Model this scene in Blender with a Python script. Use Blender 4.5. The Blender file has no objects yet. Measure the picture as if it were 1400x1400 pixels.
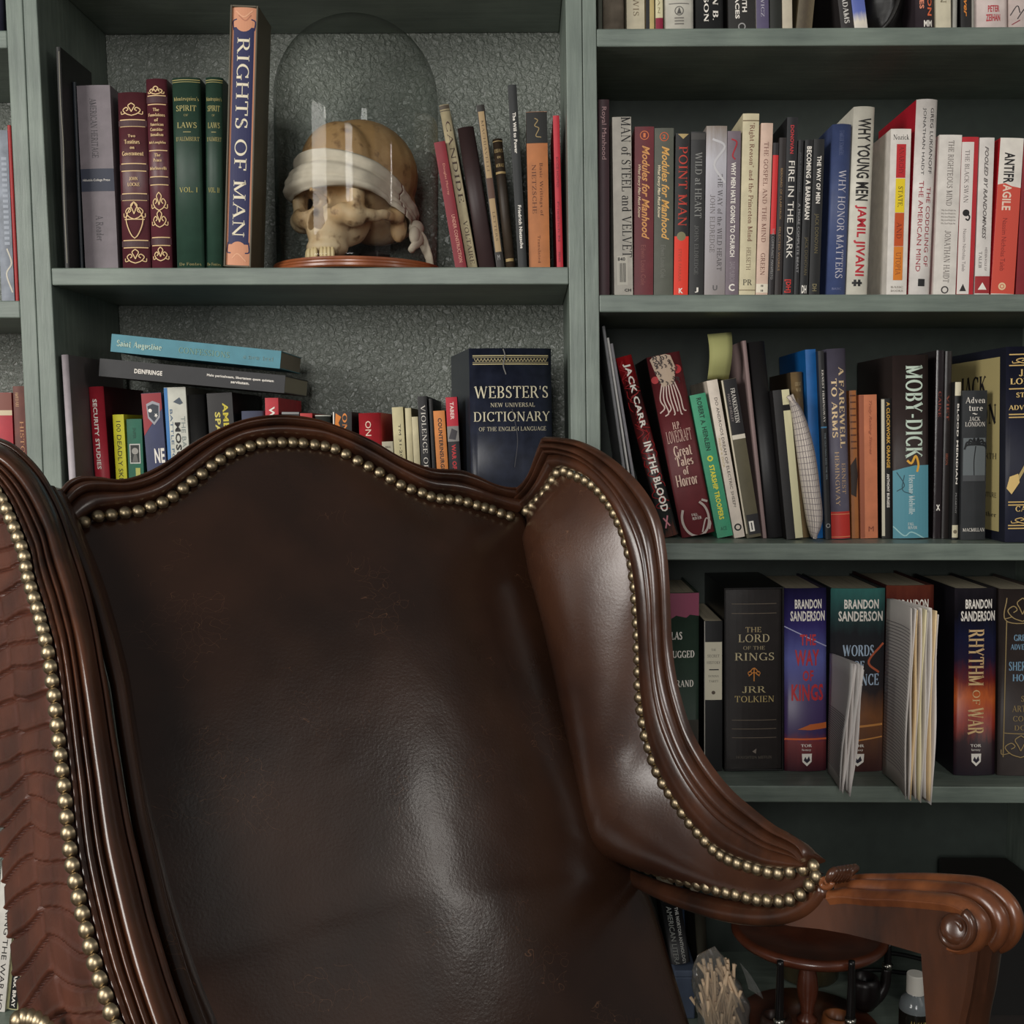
import bpy, bmesh, math, random
from mathutils import Vector, Matrix, Euler, noise as mnoise
random.seed(7)
C = bpy.context.scene.collection
PI = math.pi
# ---------------------------------------------------------------- camera, world, lights, exposure
F = 1515.0
CAMD, CAMZ = 1.40, 1.08
PITCH, YAW = math.radians(4.12), math.radians(0.756)
cam = bpy.data.cameras.new('camera'); cam_o = bpy.data.objects.new('camera', cam); C.objects.link(cam_o)
cam.sensor_width = 36; cam.lens = 36*F/1400; cam.clip_start = .02
cam_o.location = (0, -CAMD, CAMZ); cam_o.rotation_euler = (PI/2-PITCH, 0, YAW)
bpy.context.scene.camera = cam_o
CM = Euler((PI/2-PITCH, 0, YAW)).to_matrix(); CP = Vector((0, -CAMD, CAMZ))
sc = bpy.context.scene
sc.view_settings.view_transform = 'Standard'; sc.view_settings.look = 'None'
sc.view_settings.gamma = 1; sc.view_settings.use_curve_mapping = False
sc.view_settings.exposure = 0.08
world = bpy.data.worlds.new('world'); sc.world = world; world.use_nodes = True
wb = world.node_tree.nodes['Background']; wb.inputs[0].default_value = (.84, .86, .86, 1); wb.inputs[1].default_value = .13
def area(name, loc, target, sx, sy, power, col):
    l = bpy.data.lights.new(name, 'AREA'); l.shape = 'RECTANGLE'; l.size = sx; l.size_y = sy; l.energy = power; l.color = col
    o = bpy.data.objects.new(name, l); C.objects.link(o); o.location = loc
    o.rotation_euler = (Vector(target)-Vector(loc)).to_track_quat('-Z', 'Y').to_euler()
    return o
area('window_daylight', (-2.15, -1.9, 1.62), (.1, 0, 1.0), 1.0, 1.35, 46, (1, .965, .91))
area('narrow_window_daylight', (-.38, -3.7, 1.75), (0, 0, 1.0), .6, 1.5, 44, (1, .975, .94))
area('streak_light', (1.55, -1.1, 1.68), (-.1, -.25, .75), .06, .6, 2.6, (1, .95, .88))  # narrow light added for the sheen streak on the chair back
area('sheen_fill', (1.9, -2.1, 2.2), (0, 0, .9), 1.2, 1.2, 1.8, (1, .95, .88))  # soft fill added to give the chair back a broad sheen

# ---------------------------------------------------------------- helpers
def lin(c):
    return tuple(((x/255)/12.92 if x/255 <= .04045 else ((x/255+.055)/1.055)**2.4) for x in c)
MC = {}
def mat(c, rough=.6, gain=1.0, metal=0, spec=.4, coat=0, wear=0, name=None):
    k = (c, rough, gain, metal, spec, coat, wear)
    if k in MC: return MC[k]
    m = bpy.data.materials.new(name or 'paint'); m.use_nodes = True; nt = m.node_tree; b = nt.nodes['Principled BSDF']
    L = [min(1, x*gain) for x in lin(c)]
    b.inputs['Base Color'].default_value = (*L, 1); b.inputs['Roughness'].default_value = rough
    b.inputs['Metallic'].default_value = metal; b.inputs['Specular IOR Level'].default_value = spec
    b.inputs['Coat Weight'].default_value = coat
    if wear:
        tc = nt.nodes.new('ShaderNodeTexCoord'); n = nt.nodes.new('ShaderNodeTexNoise'); n.inputs['Scale'].default_value = 60
        n.inputs['Detail'].default_value = 5
        nt.links.new(tc.outputs['Object'], n.inputs['Vector'])
        r = nt.nodes.new('ShaderNodeValToRGB'); r.color_ramp.elements[0].position = .3; r.color_ramp.elements[1].position = .75
        r.color_ramp.elements[0].color = (*[x*(1-wear) for x in L], 1); r.color_ramp.elements[1].color = (*[min(1, x*(1+wear)) for x in L], 1)
        nt.links.new(n.outputs[0], r.inputs[0]); nt.links.new(r.outputs[0], b.inputs['Base Color'])
        bp_ = nt.nodes.new('ShaderNodeBump'); bp_.inputs['Strength'].default_value = .15; bp_.inputs['Distance'].default_value = .001
        nt.links.new(n.outputs[0], bp_.inputs['Height']); nt.links.new(bp_.outputs[0], b.inputs['Normal'])
    MC[k] = m
    return m
def ramp_mat(name, stops, noise=.15, scale=6, rough=.4, axis='Z', gain=1.0, stretch=(1, 1, 1)):
    """printed picture: colours along the height of the part, broken up by noise"""
    m = bpy.data.materials.new(name); m.use_nodes = True; nt = m.node_tree; b = nt.nodes['Principled BSDF']
    tc = nt.nodes.new('ShaderNodeTexCoord'); sp = nt.nodes.new('ShaderNodeSeparateXYZ'); nt.links.new(tc.outputs['Generated'], sp.inputs[0])
    mp = nt.nodes.new('ShaderNodeMapping'); mp.inputs['Scale'].default_value = stretch; nt.links.new(tc.outputs['Generated'], mp.inputs[0])
    n = nt.nodes.new('ShaderNodeTexNoise'); n.inputs['Scale'].default_value = scale; n.inputs['Detail'].default_value = 6; n.inputs['Roughness'].default_value = .65
    nt.links.new(mp.outputs[0], n.inputs['Vector'])
    a = nt.nodes.new('ShaderNodeMath'); a.operation = 'MULTIPLY_ADD'; a.inputs[1].default_value = noise*2; a.inputs[2].default_value = -noise
    nt.links.new(n.outputs[0], a.inputs[0])
    s = nt.nodes.new('ShaderNodeMath'); nt.links.new(a.outputs[0], s.inputs[0]); nt.links.new(sp.outputs[axis], s.inputs[1])
    r = nt.nodes.new('ShaderNodeValToRGB'); cr = r.color_ramp
    while len(cr.elements) < len(stops): cr.elements.new(.5)
    for e, (p, c) in zip(cr.elements, stops): e.position = p
    for e, (p, c) in zip(cr.elements, stops): e.color = (*[min(1, x*gain) for x in lin(c)], 1)
    nt.links.new(s.outputs[0], r.inputs[0]); nt.links.new(r.outputs[0], b.inputs['Base Color'])
    b.inputs['Roughness'].default_value = rough
    return m
def ray(x, y): return CM @ Vector(((x-700)/F, -(y-700)/F, -1))
def at(x, y, Y=0.0):
    d = ray(x, y); return CP + d*((Y-CP.y)/d.y)
def onplane(x, y, P, n):
    d = ray(x, y); return CP + d*((P-CP).dot(n)/d.dot(n))
def onz(x, y, z):
    d = ray(x, y); return CP + d*((z-CP.z)/d.z)
def mesh(name, vs, fs, mats, parent=None, smooth=False, mi=None, loc=None):
    me = bpy.data.meshes.new(name); me.from_pydata([tuple(v) for v in vs], [], fs); me.update()
    for m in (mats if isinstance(mats, (list, tuple)) else [mats]): me.materials.append(m)
    if mi:
        for p, i in zip(me.polygons, mi): p.material_index = i
    if smooth:
        for p in me.polygons: p.use_smooth = True
    o = bpy.data.objects.new(name, me); C.objects.link(o)
    if parent: o.parent = parent
    if loc is not None: o.location = loc
    return o
def root(name, label, cat, loc=(0, 0, 0), rot=(0, 0, 0), group=None):
    o = bpy.data.objects.new(name, None); C.objects.link(o); o.empty_display_size = .02
    o.location = loc; o.rotation_euler = rot; o['label'] = label; o['category'] = cat
    if group: o['group'] = group
    bpy.context.view_layer.update()
    return o
def tag(o, label, cat, group=None):
    o['label'] = label; o['category'] = cat
    if group: o['group'] = group
    return o
def box(x0, x1, y0, y1, z0, z1):
    v = [(x, y, z) for z in (z0, z1) for y in (y0, y1) for x in (x0, x1)]
    return v, [(0, 2, 3, 1), (4, 5, 7, 6), (0, 1, 5, 4), (2, 6, 7, 3), (0, 4, 6, 2), (1, 3, 7, 5)]
def join(lst):
    V, Fc = [], []
    for v, f in lst:
        k = len(V); V += list(v); Fc += [tuple(i+k for i in q) for q in f]
    return V, Fc
def bevel(o, w=.001, seg=2):
    m = o.modifiers.new('bevel', 'BEVEL'); m.width = w; m.segments = seg; m.limit_method = 'ANGLE'; m.angle_limit = math.radians(40)
    return o
def grid(rows, closed=False):
    """rows of points -> quads"""
    n = len(rows[0]); V = [p for r in rows for p in r]; Fc = []
    for i in range(len(rows)-1):
        for j in range(n-1 if not closed else n):
            a, b_ = i*n+j, i*n+(j+1) % n
            Fc.append((a, b_, b_+n, a+n))
    return V, Fc
def lathe(prof, seg=32, cx=0, cy=0):
    rows = [[(cx+r*math.cos(2*PI*k/seg), cy+r*math.sin(2*PI*k/seg), z) for k in range(seg)] for r, z in prof]
    V, Fc = grid(rows, True)
    Fc = [q[::-1] for q in Fc] if prof[-1][1] < prof[0][1] else Fc
    return V, Fc
def tube(pts, rad, seg=10, cap=True, squash=1.0):
    """round tube through 3D points, rad a number or a list"""
    pts = [Vector(p) for p in pts]; n = len(pts); rows = []
    up = Vector((0, 0, 1)); prev = None
    for i, p in enumerate(pts):
        t = (pts[min(i+1, n-1)]-pts[max(i-1, 0)]).normalized()
        if prev is None:
            a = t.cross(up)
            if a.length < .1: a = t.cross(Vector((1, 0, 0)))
        else: a = prev - t*prev.dot(t)
        a.normalize(); prev = a; b_ = t.cross(a)
        r = rad[i] if isinstance(rad, (list, tuple)) else rad
        rows.append([p + a*(r*math.cos(2*PI*k/seg)) + b_*(r*squash*math.sin(2*PI*k/seg)) for k in range(seg)])
    V, Fc = grid(rows, True)
    if cap:
        Fc.append(tuple(range(seg))[::-1]); Fc.append(tuple(range(len(V)-seg, len(V))))
    return V, Fc
def smooth_poly(pts, n):
    """Catmull-Rom through the points, resampled to n at equal arc length"""
    P = [Vector(p) for p in pts]; P = [P[0]*2-P[1]] + P + [P[-1]*2-P[-2]]; out = []
    for i in range(1, len(P)-2):
        for k in range(12):
            t = k/12; a, b_, c, d = P[i-1:i+3]
            out.append(.5*((2*b_)+(c-a)*t+(2*a-5*b_+4*c-d)*t*t+(3*b_-a-3*c+d)*t**3))
    out.append(P[-2])
    L = [0]
    for i in range(1, len(out)): L.append(L[-1]+(out[i]-out[i-1]).length)
    res = []; j = 0
    for k in range(n):
        s = L[-1]*k/(n-1)
        while j < len(L)-2 and L[j+1] < s: j += 1
        t = (s-L[j])/max(1e-9, L[j+1]-L[j]); res.append(out[j].lerp(out[j+1], min(1, max(0, t))))
    return res
def orient(V, Fc, d):
    """make faces look along d on the whole"""
    s = Vector((0, 0, 0))
    for q in Fc[::max(1, len(Fc)//60)]:
        a, b_, c = Vector(V[q[0]]), Vector(V[q[1]]), Vector(V[q[2]]); s += (b_-a).cross(c-a)
    return [q[::-1] for q in Fc] if s.dot(d) < 0 else Fc
def V2(l): return [Vector((x, y, 0)) for x, y in l]

# ---------------------------------------------------------------- lettering: a drawn serif alphabet and the built-in sans
def glyphs(T, t=.055):
    def seg(x0, y0, x1, y1, w0, w1=None):
        w1 = w0 if w1 is None else w1; d = Vector((x1-x0, y1-y0)); n = Vector((-d.y, d.x)).normalized()
        return [[(x0+n.x*w0/2, y0+n.y*w0/2), (x0-n.x*w0/2, y0-n.y*w0/2), (x1-n.x*w1/2, y1-n.y*w1/2), (x1+n.x*w1/2, y1+n.y*w1/2)]]
    def sf(x, y, w=.15): 
        s = .045 if y < .3 else -.045
        return [[(x-w, y), (x+w, y), (x+w*.85, y+s), (x-w*.85, y+s)]]
    def st(x, y0=0, y1=1, s='bt'):
        q = [[(x-T/2, y0), (x+T/2, y0), (x+T/2, y1), (x-T/2, y1)]]
        if 'b' in s: q += sf(x, y0)
        if 't' in s: q += [[(x-.15, y1), (x+.15, y1), (x+.13, y1-.045), (x-.13, y1-.045)]]
        if 'l' in s: q += [[(x-.14, y1-.09), (x, y1-.02), (x, y1), (x-.14, y1-.05)]]
        return q
    def arc(cx, cy, rx, ry, a0, a1, n=14, k=1.0):
        out = []; pr = None
        for i in range(n+1):
            a = math.radians(a0+(a1-a0)*i/n); c, s = math.cos(a), math.sin(a)
            h = (t+(T*k-t)*abs(c)**1.4)/2
            o_, i_ = (cx+(rx+h)*c, cy+(ry+h)*s), (cx+(rx-h)*c, cy+(ry-h)*s)
            if pr: out.append([pr[0], pr[1], i_, o_])
            pr = (o_, i_)
        return out
    def dot(x, y, r=.075): return [[(x+r*math.cos(2*PI*i/8), y+r*math.sin(2*PI*i/8)) for i in range(8)]]
    H = lambda x0, x1, y, w=None: seg(x0, y, x1, y, w or t)
    tick = lambda x, y, d: seg(x, y, x, y+d, t*1.4)
    G = {' ': (.35, []),
     'A': (.85, seg(.1, 0, .42, 1, t)+seg(.42, 1, .75, 0, T)+H(.2, .6, .35)+sf(.1, 0, .1)+sf(.75, 0, .14)),
     'B': (.72, st(.17)+arc(.36, .76, .2, .215, -90, 90)+arc(.36, .26, .24, .235, -90, 90)+H(.17, .38, .973)+H(.17, .38, .5)+H(.17, .38, .03)),
     'C': (.8, arc(.45, .5, .33, .47, 45, 315)+tick(.7, .97, -.25)+tick(.7, .03, .22)),
     'D': (.85, st(.17)+arc(.38, .5, .34, .47, -90, 90)+H(.17, .4, .97)+H(.17, .4, .03)),
     'E': (.7, st(.17)+H(.17, .6, .973)+H(.17, .5, .5)+H(.17, .63, .027)+tick(.59, 1, -.22)+tick(.62, 0, .24)+tick(.48, .4, .2)),
     'F': (.66, st(.17)+H(.17, .6, .973)+H(.17, .5, .5)+tick(.59, 1, -.22)+tick(.48, .4, .2)),
     'G': (.86, arc(.45, .5, .33, .47, 45, 300)+tick(.7, .97, -.25)+st(.72, 0, .42, 't')),
     'H': (.92, st(.17)+st(.75)+H(.17, .75, .5)),
     'I': (.36, st(.18)),
     'J': (.5, st(.32, .15, 1, 't')+arc(.18, .17, .14, .17, 180, 360)),
     'K': (.85, st(.17)+seg(.2, .45, .68, 1, t)+seg(.34, .6, .74, 0, T)+sf(.66, .955, .12)+sf(.74, 0, .12)),
     'L': (.66, st(.17)+H(.17, .6, .027)+tick(.6, 0, .26)),
     'M': (1.06, st(.17, s='b')+st(.88)+seg(.14, 1, .52, .05, T)+seg(.52, .05, .88, 1, t)+sf(.1, .955, .1)),
     'N': (.92, seg(.17, 0, .17, 1, t)+seg(.17, 1, .76, 0, T)+seg(.76, 0, .76, 1, t)+sf(.17, 0, .12)+sf(.12, .955, .1)+sf(.76, .955, .12)),
     'O': (.92, arc(.46, .5, .35, .475, 0, 360, 24)),
     'P': (.7, st(.17)+arc(.36, .72, .23, .25, -90, 90)+H(.17, .38, .973)+H(.17, .38, .47)),
     'Q': (.92, arc(.46, .5, .35, .475, 0, 360, 24)+seg(.46, .1, .85, -.2, T*.8, t)),
     'R': (.82, st(.17)+arc(.36, .74, .22, .235, -90, 90)+H(.17, .38, .973)+H(.17, .38, .5)+seg(.42, .5, .72, 0, T)+sf(.74, 0, .1)),
     'S': (.62, arc(.31, .74, .19, .235, 40, 265, k=.9)+arc(.31, .25, .2, .225, -140, 85, k=.9)+seg(.2, .62, .46, .4, T)+tick(.48, .97, -.2)+tick(.1, .03, .22)),
     'T': (.78, st(.39, s='b')+H(.06, .72, .973)+tick(.07, 1, -.24)+tick(.71, 1, -.24)),
     'U': (.88, st(.18, .3, 1, 't')+arc(.45, .3, .27, .27, 180, 360)+seg(.72, .3, .72, 1, t)+sf(.72, .955, .12)),
     'V': (.85, seg(.12, 1, .44, 0, T)+seg(.44, 0, .74, 1, t)+sf(.12, .955, .13)+sf(.74, .955, .1)),
     'W': (1.2, seg(.12, 1, .38, 0, T)+seg(.38, 0, .6, 1, t)+seg(.6, 1, .86, 0, T)+seg(.86, 0, 1.08, 1, t)+sf(.12, .955, .12)+sf(.6, .955, .1)+sf(1.08, .955, .1)),
     'X': (.82, seg(.12, 1, .7, 0, T)+seg(.12, 0, .68, 1, t)+sf(.12, .955, .11)+sf(.7, 0, .11)+sf(.12, 0, .1)+sf(.68, .955, .1)),
     'Y': (.82, seg(.1, 1, .4, .45, T)+seg(.4, .45, .7, 1, t)+st(.41, 0, .48, 'b')+sf(.1, .955, .12)+sf(.7, .955, .1)),
     'Z': (.72, H(.1, .62, .973)+seg(.62, .97, .1, .03, T)+H(.08, .64, .027)+tick(.1, 1, -.2)+tick(.62, 0, .2)),
     'a': (.55, arc(.22, .2, .14, .18, 60, 300)+st(.4, 0, .48, 'b')+arc(.25, .47, .15, .16, 0, 150)),
     'b': (.6, st(.14, 0, 1, 'l')+arc(.3, .32, .17, .3, -180, 180)),
     'c': (.5, arc(.28, .32, .17, .3, 45, 315)),
     'd': (.62, st(.44, 0, 1, 'bl')+arc(.28, .32, .17, .3, 0, 360)),
     'e': (.54, arc(.28, .32, .18, .3, 0, 315)+H(.1, .46, .36)),
     'f': (.4, st(.18, 0, .82, 'b')+arc(.3, .82, .12, .16, 30, 180)+H(.04, .36, .62)),
     'g': (.56, arc(.26, .4, .15, .21, 0, 360)+arc(.26, -.08, .18, .14, 0, 360)+seg(.36, .56, .5, .62, t)),
     'h': (.64, st(.14, 0, 1, 'bl')+st(.47, 0, .42, 'b')+arc(.3, .42, .17, .2, 0, 160)),
     'i': (.3, st(.15, 0, .64, 'bl')+dot(.14, .86)),
     'j': (.3, st(.15, -.15, .64, 'l')+dot(.14, .86)+arc(.03, -.15, .11, .12, 270, 360)),
     'k': (.6, st(.14, 0, 1, 'bl')+seg(.16, .25, .48, .62, t)+seg(.26, .38, .5, 0, T)+sf(.5, 0, .1)),
     'l': (.3, st(.15, 0, 1, 'bl')),
     'm': (.94, st(.14, 0, .64, 'bl')+st(.46, 0, .42, 'b')+st(.78, 0, .42, 'b')+arc(.3, .42, .16, .2, 0, 160)+arc(.62, .42, .16, .2, 0, 160)),
     'n': (.64, st(.14, 0, .64, 'bl')+st(.47, 0, .42, 'b')+arc(.3, .42, .17, .2, 0, 160)),
     'o': (.58, arc(.29, .32, .19, .3, 0, 360, 18)),
     'p': (.6, st(.14, -.28, .64, 'bl')+arc(.31, .32, .17, .3, -180, 180)),
     'q': (.6, st(.44, -.28, .64, 'b')+arc(.28, .32, .17, .3, 0, 360)),
     'r': (.44, st(.14, 0, .64, 'bl')+arc(.3, .44, .15, .17, 60, 170)+dot(.37, .56, .06)),
     's': (.44, arc(.22, .47, .12, .15, 40, 265)+arc(.22, .17, .13, .15, -140, 85)+seg(.15, .4, .3, .25, T*.8)),
     't': (.4, st(.18, .08, .86, '')+H(.05, .36, .62)+arc(.28, .1, .1, .08, 180, 330)),
     'u': (.62, st(.14, .2, .64, 'l')+arc(.29, .2, .16, .18, 180, 340)+st(.46, 0, .64, 'bl')),
     'v': (.56, seg(.1, .64, .29, 0, T)+seg(.29, 0, .46, .64, t)+sf(.1, .6, .09)),
     'w': (.84, seg(.1, .64, .27, 0, T)+seg(.27, 0, .42, .64, t)+seg(.42, .64, .58, 0, T)+seg(.58, 0, .74, .64, t)),
     'x': (.56, seg(.1, .64, .46, 0, T)+seg(.1, 0, .46, .64, t)),
     'y': (.56, seg(.1, .64, .29, 0, T)+seg(.46, .64, .2, -.26, t)+sf(.1, .6, .09)),
     'z': (.5, H(.08, .42, .6)+seg(.42, .6, .08, .03, T)+H(.08, .44, .027)),
     '.': (.25, dot(.12, .06)), ',': (.25, dot(.12, .06)+seg(.15, .05, .08, -.15, t)), "'": (.22, seg(.11, 1, .09, .72, T*.8, t)),
     '"': (.34, seg(.09, 1, .08, .74, T*.7, t)+seg(.24, 1, .23, .74, T*.7, t)), '-': (.4, H(.06, .34, .4, t*1.5)),
     '~': (.6, arc(.18, .45, .12, .1, 0, 180)+arc(.42, .47, .12, .1, 180, 360)), '&': (.8, arc(.36, .74, .15, .22, 0, 360)+arc(.34, .27, .24, .24, 60, 330)+seg(.26, .6, .75, 0, T)),
     '1': (.4, st(.2)), '0': (.6, arc(.3, .5, .21, .47, 0, 360, 20)), '2': (.55, arc(.28, .74, .18, .23, -20, 160)+seg(.44, .62, .08, .03, T*.7)+H(.08, .5, .04, .08)),
     '*': (.5, dot(.25, .5, .12))}
    return G
GL = {'s': glyphs(.13), 'b': glyphs(.2, .075)}
def flip_text(font, text):
    """-> verts (x right, y up) and faces, any scale"""
    if font in 'sb':
        G = GL[font]; x = 0; V, Fc = [], []
        for ch in text:
            w, q = G.get(ch, G.get(ch.upper(), G[' ']))
            for poly in q:
                k = len(V); V += [(x+a, b_) for a, b_ in poly]; Fc.append(tuple(range(k, k+len(poly))))
            x += w+.05
        return V, Fc
    cu = bpy.data.curves.new('t', 'FONT'); cu.body = text; cu.resolution_u = 2
    cu.offset = {'n': 0, 'h': .028, 'i': .02, 't': -.006}.get(font, 0)
    if font == 'i': cu.shear = .35
    if font == 'h': cu.space_character = 1.06
    o = bpy.data.objects.new('t', cu); me = bpy.data.meshes.new_from_object(o)
    V = [(v.co.x, v.co.y) for v in me.vertices]; Fc = [tuple(p.vertices) for p in me.polygons]
    bpy.data.objects.remove(o); bpy.data.curves.remove(cu); bpy.data.meshes.remove(me)
    return V, Fc
def fit_text(font, text, a0, a1, b0, b1):
    """text x -> a0..a1, text y -> b0..b1"""
    V, Fc = flip_text(font, text)
    if not V: return [], []
    xs = [v[0] for v in V]; ys = [v[1] for v in V]
    x0, x1, y0, y1 = min(xs), max(xs), min(ys), max(ys)
    return [(a0+(x-x0)/max(1e-6, x1-x0)*(a1-a0), b0+(y-y0)/max(1e-6, y1-y0)*(b1-b0)) for x, y in V], Fc
# ---------------------------------------------------------------- setting: floor, plaster wall
SD = .228                                                        # depth of the bookcases
def plaster():
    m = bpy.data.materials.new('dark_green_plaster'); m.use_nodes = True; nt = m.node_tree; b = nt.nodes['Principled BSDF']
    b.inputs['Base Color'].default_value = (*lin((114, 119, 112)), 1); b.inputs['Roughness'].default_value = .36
    tc = nt.nodes.new('ShaderNodeTexCoord'); n = nt.nodes.new('ShaderNodeTexNoise'); n.inputs['Scale'].default_value = 135; n.inputs['Detail'].default_value = 2.2
    n.inputs['Distortion'].default_value = .5; n.inputs['Roughness'].default_value = .55
    nt.links.new(tc.outputs['Object'], n.inputs['Vector'])
    r = nt.nodes.new('ShaderNodeValToRGB'); r.color_ramp.elements[0].position = .36; r.color_ramp.elements[1].position = .68
    nt.links.new(n.outputs[0], r.inputs[0])
    bu = nt.nodes.new('ShaderNodeBump'); bu.inputs['Strength'].default_value = .75; bu.inputs['Distance'].default_value = .003
    nt.links.new(r.outputs[0], bu.inputs['Height']); nt.links.new(bu.outputs[0], b.inputs['Normal'])
    return m
def painted_wood(st):
    m = bpy.data.materials.new('grey_green_paint'); m.use_nodes = True; nt = m.node_tree; b = nt.nodes['Principled BSDF']
    b.inputs['Roughness'].default_value = .42
    tc = nt.nodes.new('ShaderNodeTexCoord'); mp = nt.nodes.new('ShaderNodeMapping'); mp.inputs['Scale'].default_value = st
    nt.links.new(tc.outputs['Object'], mp.inputs[0])
    n = nt.nodes.new('ShaderNodeTexNoise'); n.inputs['Scale'].default_value = 2.2; n.inputs['Detail'].default_value = 6; n.inputs['Roughness'].default_value = .6
    nt.links.new(mp.outputs[0], n.inputs['Vector'])
    n2 = nt.nodes.new('ShaderNodeTexNoise'); n2.inputs['Scale'].default_value = 14; n2.inputs['Detail'].default_value = 4
    nt.links.new(tc.outputs['Object'], n2.inputs['Vector'])
    mx = nt.nodes.new('ShaderNodeMath'); mx.operation = 'ADD'; nt.links.new(n.outputs[0], mx.inputs[0]); nt.links.new(n2.outputs[0], mx.inputs[1])
    hf = nt.nodes.new('ShaderNodeMath'); hf.operation = 'MULTIPLY'; hf.inputs[1].default_value = .5; nt.links.new(mx.outputs[0], hf.inputs[0])
    r = nt.nodes.new('ShaderNodeValToRGB'); e = r.color_ramp.elements
    e[0].position = .3; e[0].color = (*lin((88, 99, 92)), 1); e[1].position = .72; e[1].color = (*lin((130, 142, 131)), 1)
    nt.links.new(hf.outputs[0], r.inputs[0]); nt.links.new(r.outputs[0], b.inputs['Base Color'])
    bu = nt.nodes.new('ShaderNodeBump'); bu.inputs['Strength'].default_value = .35; bu.inputs['Distance'].default_value = .0015
    nt.links.new(n.outputs[0], bu.inputs['Height']); nt.links.new(bu.outputs[0], b.inputs['Normal'])
    return m
M_WALL, M_CASE, M_SHELF = plaster(), painted_wood((60, 60, 5)), painted_wood((5, 60, 60))
w = mesh('wall_back', *box(-2.6, 2.6, SD+.002, SD+.12, 0, 2.6), M_WALL); w['kind'] = 'structure'
fl = mesh('floor', *box(-2.6, 2.6, -4.2, SD+.12, -.05, 0), mat((70, 50, 36), .4, wear=.2)); fl['kind'] = 'structure'

# ---------------------------------------------------------------- three bookcases side by side
def line(p, q):                                                  # a slightly out-of-plumb edge on the front plane
    a, b_ = at(*p), at(*q)
    return lambda z: a.x+(b_.x-a.x)*(z-a.z)/(b_.z-a.z)
E = [line((7, 0), (26, 400)), line((31, 0), (48.5, 400)), line((50, 0), (71, 400)),
     line((773, 0), (778, 400)), line((796, 0), (800, 400)), line((815, 0), (819, 400))]
off = lambda L, d: (lambda z: L(z)+d)
def shelf_z(y, x=400): return at(x, y).z
TH = .0215
ZT = {'L': [41, 411, 743, 1075], 'C': [-70, 365.5, 743, 1075], 'R': [37.5, 402.5, 743, 1075]}
ZDECK = .298
def prism(L, R, z0, z1, y0=0, y1=SD):
    v = []
    for z in (z0, z1):
        for y in (y0, y1): v += [(L(z), y, z), (R(z), y, z)]
    return v, [(0, 2, 3, 1), (4, 5, 7, 6), (0, 1, 5, 4), (2, 6, 7, 3), (0, 4, 6, 2), (1, 3, 7, 5)]
def bookcase(label, A, B, Cc, D, ys, xm):
    t = root('bookcase', label, 'bookcase', group='grey-green bookcases along the wall')
    for l, r in ((A, B), (Cc, D)): bevel(mesh('side_panel', *prism(l, r, 0.0005, 2.05), M_CASE, t), .0012)
    ins = lambda f, d: (lambda z: f(z)+d)
    for y in ys:
        z = shelf_z(y, xm); bevel(mesh('shelf', *prism(ins(B, .0003), ins(Cc, -.0003), z-TH, z, .0008), M_SHELF, t), .0015)
    mesh('shelf', *prism(ins(B, .0003), ins(Cc, -.0003), ZDECK-TH, ZDECK, .0008), M_SHELF, t)
    mesh('top_board', *prism(A, D, 2.05, 2.075, -.004), M_CASE, t)
    mesh('kick_board', *prism(ins(B, .0003), ins(Cc, -.0003), .0005, .08, .03, .05), M_CASE, t)
    return t
bookcase('painted bookcase at the left edge of the frame, mostly cut off', off(E[0], -.76), off(E[0], -.74), E[0], off(E[1], -.0006), ZT['L'], 10)
bookcase('painted middle bookcase holding the glass dome and the big dictionary', E[1], E[2], E[3], off(E[4], -.0006), ZT['C'], 400)
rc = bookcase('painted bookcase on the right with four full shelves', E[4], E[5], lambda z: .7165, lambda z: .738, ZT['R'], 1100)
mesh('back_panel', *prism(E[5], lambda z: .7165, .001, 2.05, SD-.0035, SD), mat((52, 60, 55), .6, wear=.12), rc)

# ---------------------------------------------------------------- books
COL = dict(w=(226, 220, 210), cr=(214, 203, 172), k=(28, 27, 28), gd=(206, 176, 112), dg=(150, 128, 84), r=(190, 44, 44), g=(150, 148, 146),
           dk=(44, 40, 42), pk=(208, 170, 170), bl=(46, 66, 112), or_=(214, 122, 60), y=(226, 206, 52))
BG = 1.15
def cc(c): return COL[c] if isinstance(c, str) else c
PAGES = {}
def page_mat(c):
    if c in PAGES: return PAGES[c]
    m = bpy.data.materials.new('page_edges'); m.use_nodes = True; nt = m.node_tree; b = nt.nodes['Principled BSDF']; b.inputs['Roughness'].default_value = .85
    tc = nt.nodes.new('ShaderNodeTexCoord'); mp = nt.nodes.new('ShaderNodeMapping'); mp.inputs['Scale'].default_value = (900, 4, 4)
    n = nt.nodes.new('ShaderNodeTexNoise'); n.inputs['Scale'].default_value = 1
    nt.links.new(tc.outputs['Object'], mp.inputs[0]); nt.links.new(mp.outputs[0], n.inputs['Vector'])
    r = nt.nodes.new('ShaderNodeValToRGB'); r.color_ramp.elements[0].position = .3; r.color_ramp.elements[1].position = .7
    L = lin(c); r.color_ramp.elements[0].color = (*[x*.72 for x in L], 1); r.color_ramp.elements[1].color = (*[min(1, x*1.1) for x in L], 1)
    nt.links.new(n.outputs[0], r.inputs[0]); nt.links.new(r.outputs[0], b.inputs['Base Color'])
    PAGES[c] = m; return m
def pl(f): return lambda s: (lambda k, u: f(k/10)*(1-u)+f((k+1)/10)*u)(min(9, int(s*10)), s*10-min(9, int(s*10)))
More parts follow.
